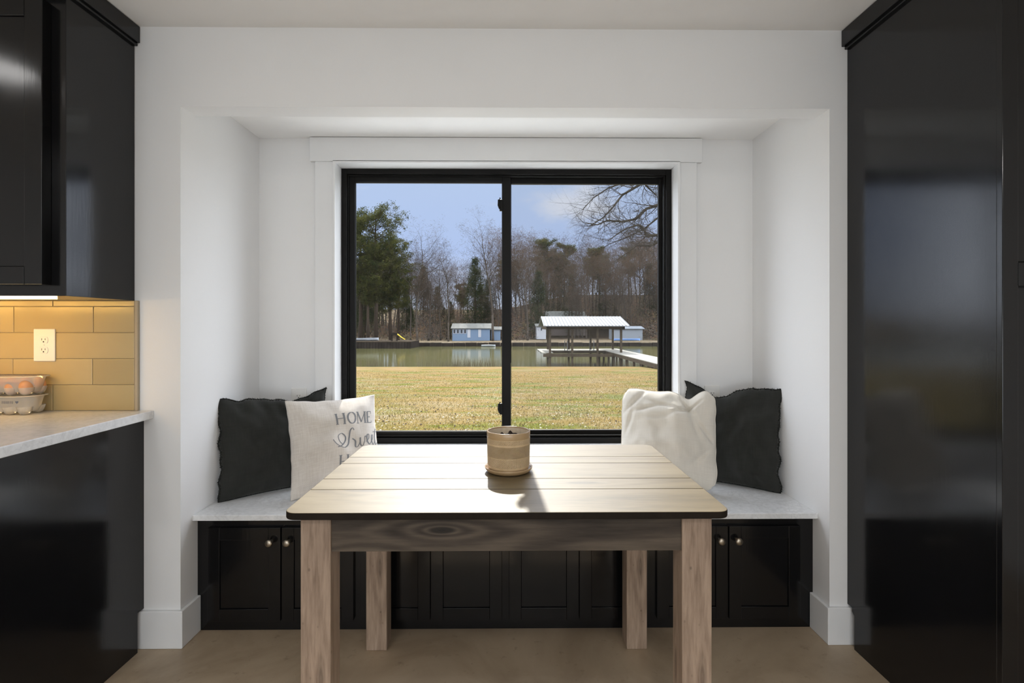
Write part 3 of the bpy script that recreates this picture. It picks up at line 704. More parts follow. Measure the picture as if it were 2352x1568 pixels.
for r_ in (-1, 1):
    for k in range(5):
        x, y, z = EX - .034 - k * .0525, EY + r_ * .0265, 1.0048 + .0025
        prof = [(.0001, 0)] + [(.0218 * math.sin(math.pi * i / 14) * (1 - .10 * (i / 14 - .5)), .029 - .029 * math.cos(math.pi * i / 14) * (1.0 if i < 7 else 1.05)) for i in range(1, 14)] + [(.0001, .0595)]
        if egg0 is None:
            egg0 = MB().lathe(prof, 24, (x, y, z + .001), cap=False).build('egg', M['egg'], loc=(x, y, z + .001)); e = egg0
        else:
            e = egg0.copy(); C.objects.link(e); e.location = (x, y, z + .001)
        tag(e, 'brown egg inside the upper clear carton', 'egg', 'brown eggs in the carton')

# ------------------------------------------------------------------ right tall cabinet
TX = 1.356; TYF = 1.430
tc_ = thing('pantry_cabinet', (1.9, 1.76, 0), 'floor-to-ceiling black pantry cabinet with a glossy side panel', 'cabinet')
g = MB()
g.prism_ax([(TYF + .018, 0), (YW - .042, 0), (YW - .042, .130), (YW - .028, .142), (YW - .028, BBH + .010), (YW, BBH + .010), (YW, CEIL - .003), (TYF + .018, CEIL - .003)], TX, TX + .019, 'x')
g.build('side_panel', M['black_paint'], tc_, bevel=.0012)
MB().box(TX - .001, TX + .043, TYF, TYF + .018, .0, CEIL - .003).build('face_frame', M['black_paint'], tc_, bevel=.0015)
MB().box(TX + .019, XR - .2, TYF + .019, YW, .0, CEIL - .003).build('body', M['black_paint'], tc_)
MB().box(TX + .043, XR - .2, TYF, TYF + .019, 1.373, 1.437).build('rail', M['black_paint'], tc_, bevel=.0015)
for z0, z1 in ((.10, 1.370), (1.440, 2.34)):
    d = MB(); shaker(d, TX + .046, TX + .56, z0, z1, TYF + .020, .012, .055, .006); d.build('door', M['black_paint'], tc_, bevel=.0015)
cr = MB(); cr.box(TX - .024, XR - .2, TYF - .03, YW, 2.373, CEIL - .002)
cr.prism_ax([(TYF - .02, 2.374), (YW, 2.374), (YW, 2.362), (TYF - .02, 2.362)], TX - .012, XR - .2, 'x')
cr.build('crown_trim', M['black_paint'], tc_, bevel=.003)
# ------------------------------------------------------------------ outdoors: lawn, pond, far shore
def sm(a, b, x): t_ = max(0, min(1, (x - a) / (b - a))); return t_ * t_ * (3 - 2 * t_)
WATER = -2.6
def gz(x, y):
    if y < 38: return -.3 - max(0, y - 5) * .0418 + .03 * noise.noise(Vector((x * .15, y * .15, 0)))
    if y < 41: return -1.68 - 1.6 * sm(38, 41, y)
    if y < 99: return -3.28
    z = -3.28 + 1.45 * sm(99.2, 100.2, y)
    hill = sm(108, 230, y) * (5 + 9 * sm(-10, 45, x)) + sm(230, 330, y) * 8
    return z + hill + .25 * noise.noise(Vector((x * .06, y * .06, 3))) * sm(101, 110, y)
def terrain(name, xs, ys, m):
    vs = [(x, y, gz(x, y)) for y in ys for x in xs]; nx = len(xs)
    return MB().add(vs, [(j * nx + i, j * nx + i + 1, (j + 1) * nx + i + 1, (j + 1) * nx + i) for j in range(len(ys) - 1) for i in range(nx - 1)], True).build(name, m)
m, nt, b = mat('winter_lawn'); v = coords(nt)
def st3(a, b_): return a
c1 = ramp(nt, [(.35, (.158, .108, .040)), (.55, (.138, .098, .034)), (.72, (.098, .084, .020))], noise_tex(nt, coords(nt, (.30, .42, 1)), 1.0, 6, .66))
gp = ramp(nt, [(.50, (0, 0, 0)), (.60, (1, 1, 1))], noise_tex(nt, coords(nt, (.45, .75, 1)), 1.0, 7, .70))
sy_ = N(nt, 'ShaderNodeSeparateXYZ'); nt.links.new(N(nt, 'ShaderNodeTexCoord').outputs['Object'], sy_.inputs[0])
fy = N(nt, 'ShaderNodeMapRange', clamp=True); nt.links.new(sy_.outputs[1], fy.inputs[0]); fy.inputs[1].default_value = 14; fy.inputs[2].default_value = 34; fy.inputs[4].default_value = .75
c1 = mixc(nt, fy.outputs[0], c1, (.165, .105, .042))
c1 = mixc(nt, math_(nt, 'MULTIPLY', gp, .85), c1, (.074, .090, .014))
fn = noise_tex(nt, v, 26, 4, .75)
c1 = mixc(nt, 1.0, c1, ramp(nt, [(.30, (.45, .42, .38)), (.5, (1, 1, 1)), (.70, (1.55, 1.5, 1.45))], fn), 'MULTIPLY')
lf = ramp(nt, [(.58, (0, 0, 0)), (.66, (1, 1, 1))], math_(nt, 'MULTIPLY', noise_tex(nt, v, 34, 2, .5), math_(nt, 'MULTIPLY_ADD', noise_tex(nt, coords(nt, (.6, 1.6, 1)), .8, 3), .9, .62)))
c1 = mixc(nt, math_(nt, 'MULTIPLY', lf, .45), c1, (.24, .22, .18))
nt.links.new(c1, b.inputs['Base Color']); b.inputs['Roughness'].default_value = .9; b.inputs['Specular IOR Level'].default_value = 0
bump(nt, b, noise_tex(nt, v, 18, 4, .7), .6, .05)
M['lawn'] = m
m, nt, b = mat('far_bank_ground'); v = coords(nt)
c1 = ramp(nt, [(.35, (.06, .04, .022)), (.55, (.11, .085, .05)), (.7, (.19, .165, .12))], noise_tex(nt, v, .12, 7, .65))
c1 = mixc(nt, .7, c1, ramp(nt, [(.35, (.06, .05, .035)), (.65, (.24, .19, .13))], noise_tex(nt, v, 1.6, 5, .7)))
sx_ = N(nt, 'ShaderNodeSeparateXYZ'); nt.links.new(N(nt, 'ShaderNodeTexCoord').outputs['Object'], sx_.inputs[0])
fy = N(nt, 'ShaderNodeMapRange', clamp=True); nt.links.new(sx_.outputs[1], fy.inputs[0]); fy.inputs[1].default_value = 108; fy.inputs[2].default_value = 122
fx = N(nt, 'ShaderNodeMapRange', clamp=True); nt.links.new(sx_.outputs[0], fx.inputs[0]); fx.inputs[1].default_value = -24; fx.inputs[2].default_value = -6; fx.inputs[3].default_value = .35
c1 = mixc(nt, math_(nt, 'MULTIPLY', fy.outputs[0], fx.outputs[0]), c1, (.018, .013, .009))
nt.links.new(c1, b.inputs['Base Color']); b.inputs['Roughness'].default_value = .95; b.inputs['Specular IOR Level'].default_value = 0
M['bank'] = m
lawn = terrain('lawn', [-40 + i * 2 for i in range(41)], [3.2 + i * .9 for i in range(39)] + [38, 38.5, 39, 39.5, 40, 41], M['lawn']); struct(lawn)
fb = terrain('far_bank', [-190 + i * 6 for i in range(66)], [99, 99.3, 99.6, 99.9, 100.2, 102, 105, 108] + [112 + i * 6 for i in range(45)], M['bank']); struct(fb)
m, nt, b = mat('pond_water'); b.inputs['Base Color'].default_value = (.078, .074, .026, 1); b.inputs['Roughness'].default_value = .10; b.inputs['IOR'].default_value = 1.33
bump(nt, b, noise_tex(nt, coords(nt, (.5, 1.6, 1)), 1.1, 3), .05, .05); M['water'] = m
bounce = struct(MB().box(-6, 6, 2.97, 6.6, -.6, -.26).build('bounce_slab', plain('pale_bounce_surface', (.50, .50, .48), .9, var=.05)))  # unseen slab added to bounce sunlight up onto the alcove ceiling
pond = MB().box(-190, 190, 38.0, 100.3, WATER - .05, WATER).build('pond', M['water']); struct(pond)
# grass tufts, fallen leaves (uncountable)
rg = random.Random(21)
M['blade'] = plain('dry_grass_blades', (.13, .10, .028), .9, var=.45, vs=1.2, spec=.1)
gb = MB(); vs = []; fs = []
for i in range(52000):
    y = 5 + 26 * rg.random() ** 1.7; x = rg.uniform(-.34, .34) * (y + 2); z = gz(x, y)
    h_ = rg.uniform(.015, .05); a = rg.random() * math.pi; dx, dy = math.cos(a) * .006, math.sin(a) * .006
    lx, ly = rg.uniform(-.03, .03), rg.uniform(-.03, .03); k = len(vs)
    vs += [(x - dx, y - dy, z), (x + dx, y + dy, z), (x + lx, y + ly, z + h_)]; fs.append((k, k + 1, k + 2))
go = MB().add(vs, fs).build('grass_blades', M['blade']); tag(go, 'short dry grass blades standing all over the sunny lawn', 'grass', kind='stuff')
M['leaf'] = plain('fallen_leaf', (.24, .21, .16), .8, spec=.02, var=.6, vs=.9)
vs = []; fs = []
for i in range(15000):
    y = 5 + 30 * rg.random() ** 1.35; x = rg.uniform(-.36, .36) * (y + 2)
    if noise.noise(Vector((x * .35, y * .8, 8))) < rg.uniform(-.45, .35): continue
    z = gz(x, y) + .012; s_ = rg.uniform(.008, .026); n_ = Vector((rg.uniform(-.6, .6), rg.uniform(-.6, .6), 1)).normalized()
    a = n_.orthogonal().normalized(); c = n_.cross(a); k = len(vs); p = Vector((x, y, z + .015))
    vs += [p - a * s_, p - c * s_ * .6, p + a * s_, p + c * s_ * .6]; fs.append((k, k + 1, k + 2, k + 3))
lo = MB().add(vs, fs).build('fallen_leaves', M['leaf']); tag(lo, 'fallen tan leaves scattered over the winter lawn', 'leaves', kind='stuff')
M['dark_leaf'] = plain('pine_cone_brown', (.045, .028, .018), .9)
vs = []; fs = []
for i in range(420):
    y = 5.5 + 22 * rg.random() ** 1.5; x = rg.uniform(-.34, .34) * (y + 2); z = gz(x, y) + .02; s_ = rg.uniform(.007, .019); k = len(vs)
    vs += [(x - s_, y, z), (x, y - s_, z), (x + s_, y, z), (x, y + s_, z), (x, y, z + s_ * 1.1), (x, y, z - s_)]
    fs += [(k, k + 1, k + 4), (k + 1, k + 2, k + 4), (k + 2, k + 3, k + 4), (k + 3, k, k + 4), (k + 1, k, k + 5), (k + 2, k + 1, k + 5), (k + 3, k + 2, k + 5), (k, k + 3, k + 5)]
co = MB().add(vs, fs).build('leaf_litter', M['dark_leaf']); tag(co, 'dark brown leaf and cone litter dotted over the lawn', 'litter', kind='stuff')
M['reed'] = plain('dark_reed', (.07, .06, .03), .9, var=.3)
vs = []; fs = []
for i in range(2600):
    x = rg.uniform(-14, 12); y = rg.uniform(38.2, 40.2)
    dens = max(math.exp(-((x + 3.2) / 2.6) ** 2), .8 * math.exp(-((x + 9.5) / 1.2) ** 2), .12)
    if rg.random() > dens: continue
    z = gz(x, y); h_ = rg.uniform(.3, .75) + (-1.6 - z) * .9; k = len(vs)
    vs += [(x - .015, y, z), (x + .015, y, z), (x + rg.uniform(-.15, .15), y, z + h_)]; fs.append((k, k + 1, k + 2))
ro = MB().add(vs, fs).build('shore_reeds', M['reed']); tag(ro, 'thin dark reeds along the near edge of the pond', 'reeds', kind='stuff')

# far shore timber wall and left wharf
M['old_timber'] = plain('weathered_dark_timber', (.020, .016, .013), .85, spec=.02, var=.4, vs=1.5)
M['pale_timber'] = plain('sun_bleached_deck', (.17, .16, .13), .8, var=.15, vs=2)
M['pile'] = plain('brown_pile', (.050, .038, .026), .85, spec=.02, var=.3, vs=3)
sw = MB()
for i in range(110):
    x = -120 + i * 2.2; sw.box(x, x + 2.1, 98.9 - .1 * (i % 2), 99.5, -3.2, -1.86 - .12 * rg.random())
swo = sw.build('retaining_wall', M['old_timber'], loc=(0, 99, -3.2)); tag(swo, 'low dark timber retaining wall along the far shore of the pond', 'retaining wall')
wh = thing('wharf', (-26, 93, -3.2), 'dark timber wharf jutting into the pond below the tall pines', 'wharf')
MB().box(-46, -16.4, 90, 98.75, -1.52, -1.40).build('deck', M['pile'], wh)
wf = MB()
for i in range(60): wf.box(-46 + i * .493, -46 + i * .493 + .45, 90.05, 90.3, -3.2, -1.5)
wf.box(-16.7, -16.4, 90.1, 98.75, -3.2, -1.5)
wf.build('bulkhead', M['old_timber'], wh)
M['yellow'] = plain('yellow_plastic', (.62, .42, .02), .4)
M['tarp'] = plain('pale_tarp', (.32, .34, .36), .6, var=.2)
sl = thing('slide', (-17.7, 92.6, -1.4), 'yellow slide on the wharf by the pond', 'slide')
sp0, sp1 = W(913, 768, 92.5), W(930, 781, 92.5)
ch = MB(); dvec = sp1 - sp0
for s_ in (-.28, .28): ch.tube([sp0 + Vector((0, s_, .12)), sp0 + dvec * .5 + Vector((0, s_, .05)), sp1 + Vector((0, s_, .14))], .05, 6)
ch.add([sp0 + Vector((0, -.28, 0)), sp0 + Vector((0, .28, 0)), sp1 + Vector((0, .28, .1)), sp1 + Vector((0, -.28, .1))], [(0, 1, 2, 3)])
ch.build('chute', M['yellow'], sl)
ps = MB()
for dx in (-1.0, -.1):
    for dy in (-.4, .4): ps.box(sp0.x + dx - .06, sp0.x + dx + .06, sp0.y + dy - .06, sp0.y + dy + .06, -1.4, sp0.z + .25)
ps.box(sp0.x - 1.1, sp0.x, sp0.y - .5, sp0.y + .5, sp0.z - .12, sp0.z - .02).box(sp0.x - 1.1, sp0.x, sp0.y - .5, sp0.y - .45, sp0.z - .02, sp0.z + .3)
ps.build('platform', M['old_timber'], sl)
def hull(x, y, z, L, wd, h_, name, label, m_, rot=0, cat='boat'):
    vs = []; n = 14; rows = 5
    for i in range(n + 1):
        t_ = i / n; ww = wd / 2 * (1 - (abs(t_ - .42) / .58) ** 3) if t_ > .42 else wd / 2 * (1 - .3 * ((.42 - t_) / .42) ** 2)
        for k in range(rows):
            a = math.pi * k / (rows - 1); vs.append((x + (t_ - .5) * L, y - ww * math.cos(a), z + h_ * (1 - math.sin(a)) * 1.0 + .12 * h_ * t_ ** 3))
    fs = [(i * rows + k, i * rows + k + 1, (i + 1) * rows + k + 1, (i + 1) * rows + k) for i in range(n) for k in range(rows - 1)]
    fs += [(i * rows, (i + 1) * rows, (i + 1) * rows + rows - 1, i * rows + rows - 1) for i in range(n)]
    fs += [tuple(range(rows)), tuple(range(n * rows, n * rows + rows))]
    o = MB().add(vs, fs, False).build(name, m_, loc=(x, y, z)); tag(o, label, cat); return o
hull(W(833, 780, 94).x, 94, -1.38, 2.6, 1.2, .45, 'rowboat', 'pale covered boat at the left end of the wharf', M['tarp'])
hull(W(857, 778, 94).x, 94, -1.38, 2.0, 1.0, .50, 'rowboat', 'pale covered boat nearer the slide on the wharf', M['tarp'])
hull(W(1122, 792, 98).x, 97.8, WATER - .02, 2.6, 1.1, .35, 'rowboat', 'small pale boat moored at the far shore under the blue cottage', M['tarp'])

# cottages
M['blue_siding'] = plain('light_blue_siding', (.105, .155, .225), .7, var=.06)
M['roof_grey'] = plain('pale_shingle_roof', (.11, .11, .095), .9, var=.2, vs=2)
M['white_paint'] = plain('white_house_paint', (.32, .33, .35), .6)
M['dark_glass'] = plain('dark_window_glass', (.03, .035, .045), .15)
M['grey_siding'] = plain('grey_siding', (.17, .19, .21), .7)
M['brown_siding'] = plain('brown_siding', (.08, .06, .05), .8)
def house(name, x0, x1, y0, dep, z0, ze, zr, wall, roof, label, wins=(), doors=(), over=.35, cat='house'):
    h_ = thing(name, ((x0 + x1) / 2, y0 + dep / 2, z0), label, cat)
    w_ = MB(); w_.prism_ax([(y0, z0 - 1), (y0 + dep, z0 - 1), (y0 + dep, ze), (y0 + dep / 2, zr - .12), (y0, ze)], x0, x1, 'x'); w_.build('walls', wall, h_)
    r_ = MB()
    k = (zr - ze) / (dep / 2)
    r_.prism_ax([(y0 - over, ze - over * k + .02), (y0 + dep / 2, zr), (y0 + dep + over, ze - over * k + .02), (y0 + dep + over, ze - over * k + .14), (y0 + dep / 2, zr + .12), (y0 - over, ze - over * k + .14)], x0 - over, x1 + over, 'x')
    r_.build('roof', roof, h_)
    for (a, b_, c, d) in wins:
        f_ = MB(); ring(f_, a, b_, c, d, .09, .09, .09, .09, y0 - .06, y0 + .02); fo = f_.build('window', M['white_paint'], h_)
        MB().box(a + .09, b_ - .09, y0 - .02, y0 + .02, c + .09, d - .09).build('pane', M['dark_glass'], fo)
    for (a, b_, c, d, mm) in doors: MB().box(a, b_, y0 - .05, y0, c, d).build('door', mm, h_)
    return h_
HYb = 110
def hx(p): return W(p, 760, HYb).x
def hz(p): return W(1080, p, HYb).z
house('cottage', hx(1039), hx(1125), HYb, 6.5, hz(777), hz(754), hz(743.5), M['blue_siding'], M['roof_grey'],
      'light blue lakeside cottage with a pale roof and a row of white windows',
      [(hx(a), hx(a + 6.5), hz(766), hz(755.5)) for a in (1040.5, 1048.5, 1057, 1065)] , [(hx(1073.5), hx(1080.5), hz(775), hz(756), M['white_paint']), (hx(1098.5), hx(1105), hz(774), hz(756), M['white_paint'])], .3)
house('garden_shed', hx(1128), hx(1149), HYb + 1, 5, hz(777), hz(757), hz(751), M['blue_siding'], M['roof_grey'], 'low blue shed joined to the right end of the blue cottage', cat='shed')
house('cabin', W(1233, 0, 112).x, W(1254, 0, 112).x, 112, 5, W(0, 768, 112).z, W(0, 749, 112).z, W(0, 744, 112).z, M['white_paint'], M['roof_grey'], 'small white cabin on the far shore left of the boathouse', [(W(1241, 0, 112).x, W(1246, 0, 112).x, W(0, 760, 112).z, W(0, 751, 112).z)], cat='cabin')
house('long_shed', W(1409, 0, 112).x, W(1476, 0, 112).x, 112, 5, W(0, 774, 112).z, W(0, 755, 112).z, W(0, 750, 112).z, M['grey_siding'], M['grey_siding'], 'long grey shed on the far shore beyond the right end of the boathouse', cat='shed')
house('lodge', W(1256, 0, 128).x, W(1345, 0, 128).x, 128, 9, W(0, 765, 128).z, W(0, 727, 128).z, W(0, 714, 128).z, M['brown_siding'], M['roof_grey'], 'brown house with a pale roof among the trees above the boathouse', [(W(1270 + k * 18, 0, 128).x, W(1279 + k * 18, 0, 128).x, W(0, 750, 128).z, W(0, 736, 128).z) for k in range(4)])
M['kayak'] = plain('blue_tarp', (.16, .30, .62), .5)
hull(W(1440, 0, 104).x, 104, -1.7, 5.2, 1.2, .42, 'canoe', 'long blue canoe lying in front of the grey shed', M['kayak'], cat='canoe')

# boathouse
M['metal_roof'] = plain('white_ribbed_metal', (.13, .138, .148), .7, var=.03)
bh = thing('boathouse', (7.2, 51, WATER - .6), 'open boathouse on piles with a bright ribbed metal roof standing in the pond', 'boathouse')
rx0, rx1 = 3.25, 10.9; ye, yr, y2 = 46.6, 50.6, 54.6; ze, zr = W(1350, 749.5, ye).z, W(1350, 728, yr).z
rm = MB()
rm.prism_ax([(ye, ze), (yr, zr), (y2, ze), (y2, ze + .06), (yr, zr + .06), (ye, ze + .06)], rx0, rx1, 'x')
k_ = (zr - ze) / (yr - ye)
for i in range(26):
    x = rx0 + .05 + i * (rx1 - rx0 - .14) / 25
    rm.add([(x, ye - .01, ze + .06), (x + .09, ye - .01, ze + .06), (x + .045, ye - .01, ze + .12), (x, yr, zr + .06), (x + .09, yr, zr + .06), (x + .045, yr, zr + .12)], [(0, 2, 1), (0, 3, 5, 2), (2, 5, 4, 1), (3, 4, 5)])
rm.build('roof', M['metal_roof'], bh)
MB().box(rx0 + .3, rx1 - .3, 47.3, 47.5, ze - .20, ze + .05).box(rx0 + .3, rx1 - .3, 53.8, 54.0, ze - .28, ze + .05).box(rx0 + .3, rx0 + .5, 47.3, 54, ze - .28, ze + .05).box(rx1 - .5, rx1 - .3, 47.3, 54, ze - .28, ze + .05).build('roof_beam', M['pile'], bh)
for x in (WX(1263, 47.5), WX(1314, 47.5), WX(1372, 47.5), WX(1426, 47.5)):
    MB().box(x - .09, x + .09, 47.3, 47.48, WATER - .6, ze - .1).build('post', M['pile'], bh)
for x in (WX(1258, 54), WX(1306, 54), WX(1356, 54), WX(1407, 54)):
    MB().box(x - .09, x + .09, 53.8, 53.98, WATER - .6, ze - .1).build('post', M['pile'], bh)
DZ = W(1350, 804, 52).z
MB().box(rx0 - .1, rx1 + .2, 51.5, 55, DZ - .06, DZ).box(rx0 - .1, rx0 + .9, 47.4, 51.5, DZ - .06, DZ).build('deck', M['pale_timber'], bh)
for a_, c_, h0, h1 in ((47.2, 47.4, .38, .10), (51.4, 51.55, .26, .06), (54.85, 55, .26, .06)): MB().box(rx0, rx1, a_, c_, DZ - h0, DZ - h1).build('beam', M['pile'], bh)
for a_, c_ in ((1297, 1303), (1355, 1364)):
    a_, c_ = WX(a_, 51.5), WX(c_, 51.5); ld = MB()
    ld.tube([(a_, 51.5, DZ - .1), (a_, 51.5, DZ + .95), (c_, 51.5, DZ + .95), (c_, 51.5, DZ - .1)], .035, 6)
    ld.build('ladder_rail', M['metal_roof'], bh)
wk = thing('walkway', (10.6, 42, WATER - .5), 'pale plank walkway on short piles running from the lawn to the boathouse', 'walkway')
wm = MB()
for i in range(120):
    y = 31.6 + i * .2; wm.box(9.55, 11.6, y, y + .185, DZ - .05, DZ)
wm.build('deck', M['pale_timber'], wk)
for a_, c_ in ((9.55, 9.7), (11.4, 11.6)): MB().box(a_, c_, 31.6, 55.4, DZ - .32, DZ - .05).build('beam', M['pile'], wk)
for i in range(10):
    y = 32.5 + i * 2.5
    for x in (9.65, 11.45):
        MB().box(x - .08, x + .08, y - .08, y + .08, -3.1, DZ - .06).build('post', M['pile'], wk)

# trees
M['bark'] = plain('grey_bark', (.055, .045, .036), .95, spec=.02, var=.3, vs=3)
M['bark_near'] = plain('near_tree_bark', (.035, .029, .022), .95, spec=.02, var=.35, vs=6, bmp=.5, bs=20)
M['pine_bark'] = plain('pine_bark', (.040, .030, .022), .95, spec=.02, var=.3, vs=3)
def foliage(name, c0, c1, tr=.45):
    m, nt, b = mat(name); nt.nodes.remove(b); o = nt.nodes['Material Output']
    g = N(nt, 'ShaderNodeTexCoord'); n = N(nt, 'ShaderNodeTexNoise', i_Scale=.9, i_Detail=4.0); nt.links.new(g.outputs['Object'], n.inputs['Vector'])
    c = ramp(nt, [(.35, c0), (.68, c1)], n.outputs['Fac'])
    d = N(nt, 'ShaderNodeBsdfDiffuse'); t_ = N(nt, 'ShaderNodeBsdfTranslucent'); nt.links.new(c, d.inputs[0]); nt.links.new(c, t_.inputs[0])
    x = N(nt, 'ShaderNodeMixShader'); x.inputs[0].default_value = tr; nt.links.new(d.outputs[0], x.inputs[1]); nt.links.new(t_.outputs[0], x.inputs[2]); nt.links.new(x.outputs[0], o.inputs[0]); return m
M['needles'] = foliage('pine_needles', (.012, .020, .008), (.085, .082, .022), .35)
M['cedar'] = foliage('cedar_foliage', (.012, .018, .009), (.045, .050, .02))
M['oak_leaf'] = foliage('dry_oak_leaves', (.050, .030, .018), (.13, .080, .045))
def branch(mb, tips, p, d, L, r, lvl, maxl, rg, droop=0.0, nchild=(7, 6, 5, 4), sides=(7, 5, 3, 3, 3), spread=(35, 60), curl=.26):
    n = 7 if lvl == 0 else (5 if lvl < 3 else 3); pts = [p.copy()]; rs = [r]; dd = d.normalized(); q = p.copy()
    for i in range(n):
        k = .10 if lvl == 0 else curl
        dd = (dd + Vector((rg.uniform(-k, k), rg.uniform(-k, k), rg.uniform(-k, k) * .7 + (.07 if lvl else .03) - droop))).normalized()
        q = q + dd * (L / n); pts.append(q.copy()); rs.append(r * (1 - (i + 1) / n * (.72 if lvl == 0 else .85)))
    mb.tube(pts, rs, sides[lvl], cap=False)
    if lvl >= maxl: tips.append((pts[-1], dd)); return
    for c in range(nchild[lvl]):
        f = (.35 + .65 * (c + rg.random()) / nchild[lvl]) if lvl == 0 else (.2 + .8 * (c + rg.random()) / nchild[lvl])
        i = min(n - 1, int(f * n)); bp = pts[i].lerp(pts[i + 1], f * n - i if f * n - i < 1 else 1)
        base = (pts[i + 1] - pts[i]).normalized(); ax = base.orthogonal().normalized(); ax.rotate(Matrix.Rotation(rg.random() * 6.283, 3, base))
        nd = base.copy(); nd.rotate(Matrix.Rotation(R(rg.uniform(*spread)), 3, ax))
        branch(mb, tips, bp, nd, L * rg.uniform(.38, .62) * (1.15 - .45 * f), rs[i] * .55, lvl + 1, maxl, rg, droop, nchild, sides, spread, curl)
M['twig'] = plain('brown_twigs', (.065, .047, .035), .95, spec=.02)
def cluster(vs, fs, c, rad, n, sz, rg, flat=.7, wd=.30):
    for _ in range(n):
        p = c + Vector((rg.gauss(0, 1), rg.gauss(0, 1), rg.gauss(0, 1) * flat)) * rad * .5
        a = Vector((rg.uniform(-1, 1), rg.uniform(-1, 1), rg.uniform(-1, 1))).normalized() * sz * rg.uniform(.6, 1.3); b_ = a.orthogonal().normalized() * sz * wd
        k = len(vs); vs += [p - a, p + b_, p + a, p - b_]; fs.append((k, k + 1, k + 2, k + 3))
def bare_tree(seed, label, leaves=0, tall=False, group=None):
    rg = random.Random(seed); root = thing('bare_tree', (0, 0, 0), label, 'tree', group); tips = []
    tk = MB(); tk.tube([Vector((0, 0, -.5)), Vector((.03, 0, 1.2)), Vector((-.05, .05, 5 if tall else 2.2))], [.30, .22, .19], 8)
    tk.build('trunk', M['bark'], root)
    bm = MB(); z0 = 5 if tall else 2.2
    branch(bm, tips, Vector((-.05, .05, z0 - .1)), Vector((0, 0, 1)), 20 - z0 - 1.5, .19, 0, 3, rg, 0, (15, 7, 5, 3), (7, 4, 3, 3, 3), (25, 48) if tall else (32, 58))
    bm.build('branches', M['bark'], root)
    vs, fs = [], []
    for p, d in tips: cluster(vs, fs, p, .75, 5, .34, rg, .9, .05)
    MB().add(vs, fs).build('twigs', M['twig'], root)
    if leaves:
        vs, fs = [], []
        for p, d in tips:
            if rg.random() < leaves: cluster(vs, fs, p, .55, 7, .13, rg, 1)
        MB().add(vs, fs).build('leaves', M['oak_leaf'], root)
    return root
def pine_tree(seed, label, group=None, crown=.45, dens=1.0, mt='needles', wide=1.0):
    rg = random.Random(seed); root = thing('pine_tree', (0, 0, 0), label, 'tree', group)
    tk = MB(); tk.tube([Vector((0, 0, -.5)), Vector((.1, 0, 6)), Vector((-.1, .1, 13)), Vector((0, 0, 19.4))], [.34, .27, .19, .05], 8); tk.build('trunk', M['pine_bark'], root)
    bm = MB(); vs, fs = [], []
    nb = int(46 * dens)
    for i in range(nb):
        f = (i + rg.random()) / nb; z = 20 * (crown + (1 - crown) * f) - .6; a = rg.random() * 6.283
        prof = math.sin(math.pi * min(1, (.18 + .82 * (1 - f)) ** .8)) * .55 + .45 * (1 - f) ** .5
        L = (1.2 + 3.3 * prof) * wide * rg.uniform(.85, 1.1)
        p = Vector((0, 0, z)); d = Vector((math.cos(a), math.sin(a), rg.uniform(.0, .45))).normalized()
        pts = [p]; n = 4
        for k in range(n): d = (d + Vector((rg.uniform(-.2, .2), rg.uniform(-.2, .2), rg.uniform(-.05, .18)))).normalized(); pts.append(pts[-1] + d * L / n)
        bm.tube(pts, [.06, .05, .04, .03, .015], 3, cap=False)
        for k in range(1, n + 1):
            for q in range(2):
                off = Vector((rg.uniform(-.6, .6), rg.uniform(-.6, .6), rg.uniform(-.1, .35))) * (L / 3.5)
                if k > 1: bm.tube([pts[k], pts[k] + off], .012, 3, cap=False)
                cluster(vs, fs, pts[k] + off, .62, 34, .17, rg, .65)
    cluster(vs, fs, Vector((0, 0, 19.5)), .8, 60, .16, rg)
    bm.build('branches', M['pine_bark'], root); MB().add(vs, fs).build('needles', M[mt], root)
    return root
def cedar_tree(seed, label, group=None):
    rg = random.Random(seed); root = thing('cedar_tree', (0, 0, 0), label, 'tree', group)
    MB().tube([(0, 0, -.5), (0, 0, 19)], [.3, .05], 7).build('trunk', M['pine_bark'], root)
    vs, fs = [], []
    for i in range(330):
        f = rg.random() ** .8; z = 1.5 + 18.3 * f; r = 4.2 * (1 - f) ** .75 * math.sqrt(rg.random()) + .15; a = rg.random() * 6.283
        cluster(vs, fs, Vector((r * math.cos(a), r * math.sin(a), z)), .9, 22, .24, rg, .8)
    MB().add(vs, fs).build('foliage', M['cedar'], root); return root
def place(o, px, Y, ytop, rot=0, label=None, group='', lean=0):
    X = W(px, HY, Y).x; z = gz(X, Y); s_ = max(.35, (W(px, ytop, Y).z - z) / 20)
    o.location = (X, Y, z - .1); o.scale = (s_, s_, s_); o.rotation_euler = (0, lean, rot)
    if label: o['label'] = label
    if group: o['group'] = group
    elif 'group' in o: del o['group']
    return o
P1 = pine_tree(31, 'tallest pine, its round crown highest against the sky over the wharf', crown=.30, dens=1.6, wide=1.3)
P2 = pine_tree(37, 'tall pine cut by the left edge of the window', crown=.40, dens=1.2, wide=1.15)
P3 = pine_tree(43, 'x', crown=.62, dens=1.0, wide=.72)
B1 = bare_tree(51, 'tall bare tree right of the wharf pines, twigs against the blue sky')
B2 = bare_tree(57, 'slender bare tree beside the window mullion, top above the cottage', tall=True)
B3 = bare_tree(63, 'x', leaves=.5)
B4 = bare_tree(69, 'x')
Cd = cedar_tree(75, 'x')
place(P1, 863, 104, 486, .4)
place(P2, 829, 106, 492, 2.0)
place(copy_tree(P1), 897, 107, 545, 2.7, 'shorter bushy pine leaning over the slide')
place(copy_tree(P2), 846, 102.5, 560, 4.0, 'low dark pine in front of the tallest pine')
place(copy_tree(P2), 915, 113, 585, 1.0, 'short pine between the slide and the tall bare tree')
place(copy_tree(Cd), 838, 116, 600, 1.0, 'dark evergreen filling the gap under the wharf pines')
place(B1, 958, 105, 556, .6)
place(B2, 1132, 108, 538, 1.2)
